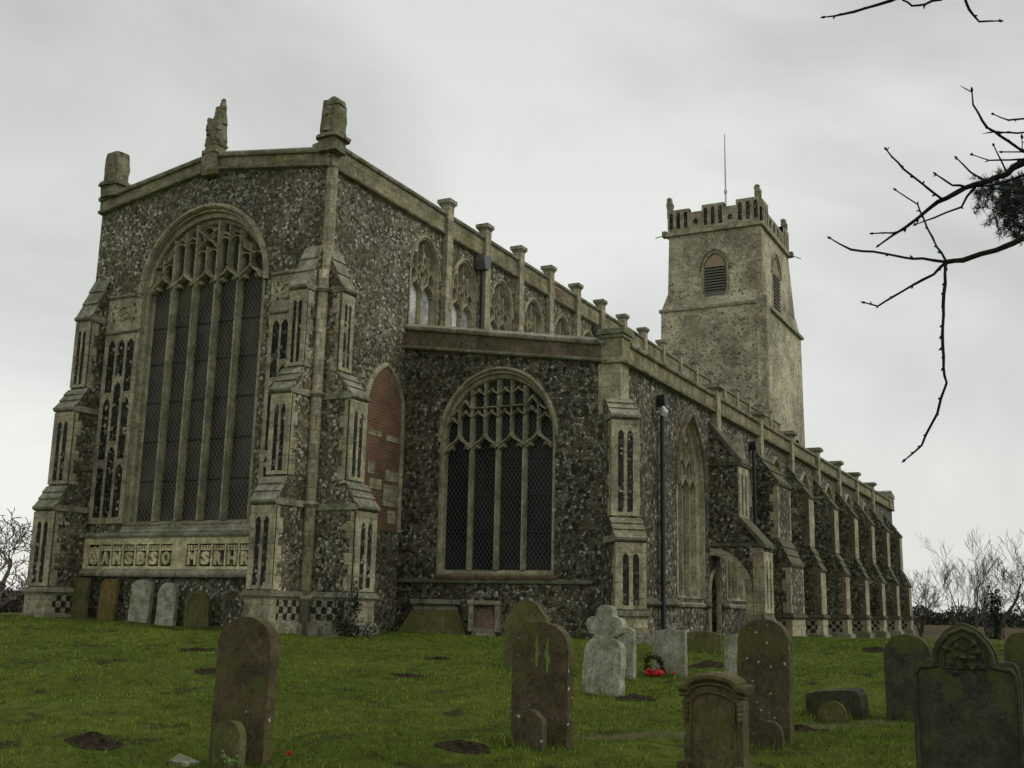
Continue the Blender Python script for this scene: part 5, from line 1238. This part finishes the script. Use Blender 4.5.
# ---------- overhanging branches of a bare tree standing right of the view
def limb(mb, P, spur=True, seed=0):
    rr = random.Random(seed); pts = []; rad = []
    for i in range(len(P)-1):
        a, b = Vector(P[i][:3]), Vector(P[i+1][:3]); k = max(2, int((b-a).length/.05))
        for q in range(k):
            t = q/k; jit = .35*P[i][3] if 0 < i+q else 0
            pts.append(a+(b-a)*t+Vector((rr.gauss(0, jit), rr.gauss(0, jit), rr.gauss(0, jit)))); rad.append((P[i][3]+(P[i+1][3]-P[i][3])*t)*rr.uniform(.9, 1.12))
    pts.append(Vector(P[-1][:3])); rad.append(P[-1][3])
    mb.tube(pts, rad, 6)
    for i in range(1, len(pts)):
        if rad[i] > .009: continue
        if rr.random() < .75:
            d = (pts[i]-pts[i-1]).normalized(); a = d.orthogonal().normalized(); a.rotate(Matrix.Rotation(rr.uniform(0, 6.28), 3, d)); L = rr.uniform(.010, .024) if rr.random() < .93 else .06
            q = pts[i]+(a+d*.8).normalized()*L; mb.tube([pts[i], (pts[i]+q)/2, q], [rad[i]*.7, rad[i]*.9, rad[i]*.25], 5)
    if P[-1][3] < .005: mb.tube([pts[-1], pts[-1]+(pts[-1]-pts[-2]).normalized()*.012, pts[-1]+(pts[-1]-pts[-2]).normalized()*.025], [.003, .0065, .001], 5)
BRANCHES=[
 [(5.764,-1.220,4.099,0.0450),(5.686,-0.627,3.991,0.0350),(5.547,-0.164,3.882,0.0280),(5.405,0.125,3.701,0.0170),(5.328,0.283,3.604,0.0130),(5.280,0.374,3.575,0.0115),(5.240,0.452,3.523,0.0100),(5.247,0.539,3.482,0.0090),(5.212,0.643,3.396,0.0075),(5.172,0.756,3.313,0.0040)],
 [(6.149,-1.161,2.942,0.0500),(5.918,-0.666,3.324,0.0360),(5.698,-0.217,3.466,0.0240),(5.522,0.152,3.369,0.0155),(5.433,0.277,3.302,0.0135),(5.385,0.411,3.260,0.0125),(5.333,0.484,3.240,0.0120)],
 [(5.215,0.644,3.388,0.0050),(5.164,0.698,3.359,0.0040),(5.104,0.770,3.348,0.0030)],
 [(5.239,0.478,3.519,0.0060),(5.110,0.549,3.558,0.0055),(4.982,0.608,3.593,0.0050),(4.847,0.659,3.639,0.0030)],
 [(5.280,0.374,3.577,0.0060),(5.223,0.430,3.575,0.0055),(5.198,0.490,3.625,0.0035)],
 [(5.326,0.294,3.610,0.0050),(5.351,0.357,3.675,0.0045),(5.368,0.410,3.757,0.0030)],
 [(5.401,0.056,3.713,0.0050),(5.302,0.180,3.686,0.0040),(5.200,0.264,3.661,0.0035),(5.092,0.323,3.654,0.0025)],
 [(5.318,0.201,3.641,0.0040),(5.201,0.218,3.663,0.0035),(5.087,0.234,3.679,0.0025)],
 [(5.516,-0.024,3.693,0.0090),(5.199,0.117,3.678,0.0065),(5.073,0.206,3.716,0.0060),(4.961,0.249,3.718,0.0055),(4.825,0.293,3.772,0.0040),(4.803,0.292,3.823,0.0030)],
 [(5.459,-0.035,3.839,0.0050),(5.353,0.114,3.831,0.0045),(5.156,0.222,3.773,0.0040),(5.054,0.254,3.756,0.0035)],
 [(5.419,-0.043,3.932,0.0050),(5.328,0.109,3.890,0.0045),(5.232,0.174,3.854,0.0040),(5.125,0.226,3.846,0.0030)],
 [(5.333,0.484,3.240,0.0075),(5.220,0.579,3.233,0.0068),(5.159,0.646,3.233,0.0062),(5.083,0.771,3.251,0.0055),(4.967,0.854,3.239,0.0050),(4.841,0.919,3.260,0.0030)],
 [(5.333,0.484,3.240,0.0075),(5.341,0.547,3.191,0.0065),(5.392,0.645,3.160,0.0060),(5.440,0.750,3.127,0.0050),(5.441,0.818,3.089,0.0045),(5.427,0.874,3.107,0.0030)],
 [(5.333,0.484,3.240,0.0085),(5.300,0.492,3.172,0.0080),(5.214,0.505,2.909,0.0070),(5.160,0.506,2.697,0.0065),(5.175,0.500,2.629,0.0060),(5.195,0.550,2.494,0.0055),(5.208,0.625,2.356,0.0048),(5.208,0.693,2.298,0.0030)],
 [(5.333,0.484,3.240,0.0060),(5.387,0.543,3.381,0.0055),(5.396,0.583,3.499,0.0045),(5.420,0.610,3.573,0.0040),(5.383,0.695,3.646,0.0030)],
 [(5.311,0.333,3.586,0.0060),(5.261,0.404,3.476,0.0050),(5.216,0.520,3.424,0.0040),(5.168,0.586,3.389,0.0025)],
 [(5.166,-1.196,4.813,0.0500),(5.127,-0.459,4.683,0.0300),(4.997,0.108,4.543,0.0150),(4.835,0.438,4.390,0.0100),(4.749,0.597,4.310,0.0080),(4.701,0.703,4.266,0.0065),(4.647,0.790,4.235,0.0055),(4.635,0.863,4.232,0.0030)],
 [(4.997,0.108,4.543,0.0080),(4.947,0.300,4.416,0.0065),(4.874,0.401,4.328,0.0060),(4.784,0.459,4.274,0.0055),(4.732,0.508,4.255,0.0050),(4.672,0.537,4.253,0.0045),(4.640,0.572,4.303,0.0030)],
 [(4.997,0.108,4.543,0.0090),(4.932,0.255,4.446,0.0075),(4.978,0.306,4.360,0.0065),(4.999,0.293,4.322,0.0060),(5.031,0.261,4.266,0.0055),(5.040,0.179,4.256,0.0030)],
 [(5.418,-0.024,3.670,0.0040),(5.293,0.119,3.711,0.0035),(5.193,0.203,3.687,0.0030)],
 [(5.403,0.078,3.707,0.0040),(5.286,0.126,3.729,0.0030),(5.271,0.123,3.767,0.0020)],
 [(5.523,0.041,3.372,0.0040),(5.428,0.150,3.332,0.0030),(5.433,0.299,3.300,0.0020)],
 [(5.280,0.374,3.577,0.0050),(5.336,0.274,3.586,0.0050),(5.426,0.130,3.645,0.0060),(5.516,-0.024,3.693,0.0060)],
]
PINE=[ (6.190,0.270,3.873),(6.119,0.212,3.782),(6.316,0.267,3.819),(6.386,0.188,3.930),(6.252,0.215,3.703),(6.367,0.183,3.679),(6.137,0.158,3.735),(6.203,0.308,3.832),(6.410,0.113,3.868),(6.360,0.092,3.704),(6.490,0.040,3.944),(6.434,-0.011,3.800),(6.276,0.222,3.936),(6.240,0.242,3.737),(6.185,0.329,3.881) ]
PB = [(7.202, -1.604, 3.424), (6.846, -0.689, 3.721), (6.542, -0.107, 3.792), (6.328, 0.134, 3.797), (6.201, 0.273, 3.843)]
t_ = empty('overhanging_tree', (6.2, -1.14, gz(6.2, -1.14)), 'bare budding tree whose dark twigs hang into the top right of the sky', 'tree')
def loc_(P): return [(p[0]-t_.location.x, p[1]-t_.location.y, p[2]-t_.location.z, p[3]) for p in P]
g = MB(); g.tube([(0, 0, -.2), (.03, -.02, 1.2), (0, -.05, 2.5), (-.05, -.02, 3.8), (-.3, 0, 4.6), (-.9, -.2, 6.0)], [.19, .15, .13, .11, .08, .04], 10); g.obj('trunk', M_BARK, parent=t_, smooth=True)
for i, P in enumerate(BRANCHES):
    g = MB(); limb(g, loc_(P), seed=i); g.obj('limb' if P[0][3] > .04 else 'twig', M_BARK, parent=t_)
t_ = empty('pine_tree', (7.33, -1.75, gz(7.33, -1.75)), 'dark green pine whose needle tufts show at the right edge among the bare twigs', 'tree')
o3 = t_.location.copy()
g = MB(); g.tube([(0, 0, -.2), (0, .05, 2), (.05, .1, 4), (.05, .12, 6)], [.16, .14, .11, .07], 10); g.obj('trunk', M_BARK, parent=t_, smooth=True)
g = MB(); g.tube([tuple(Vector(p)-o3) for p in PB], [.035, .025, .015, .010, .006], 6)
for p in PINE: q = Vector(PB[-2])*.5+Vector(PB[-3])*.5; g.tube([q-o3, (q+Vector(p))/2-o3+Vector((0, 0, .02)), Vector(p)-o3], [.008, .005, .003], 4)
g.obj('branch', M_BARK, parent=t_)
g = MB(); rr = random.Random(2)
for p in PINE:
    for s_ in range(12):
        c = Vector(p)+Vector((rr.gauss(0, .045), rr.gauss(0, .045), rr.gauss(0, .035)))-o3; ax = Vector((rr.gauss(-.3, .6), rr.gauss(.3, .6), rr.gauss(.1, .5))).normalized()
        for k in range(46):
            b0 = c+ax*rr.uniform(-.05, .05); d = (ax*rr.uniform(.1, 1)+Vector((rr.gauss(0, .6), rr.gauss(0, .6), rr.gauss(0, .6)))).normalized(); e_ = d.orthogonal().normalized()*.0024; L = rr.uniform(.03, .06)
            g.add([b0-e_, b0+e_, b0+d*L], [(0, 1, 2)])
g.obj('needles', M_NEED, parent=t_)
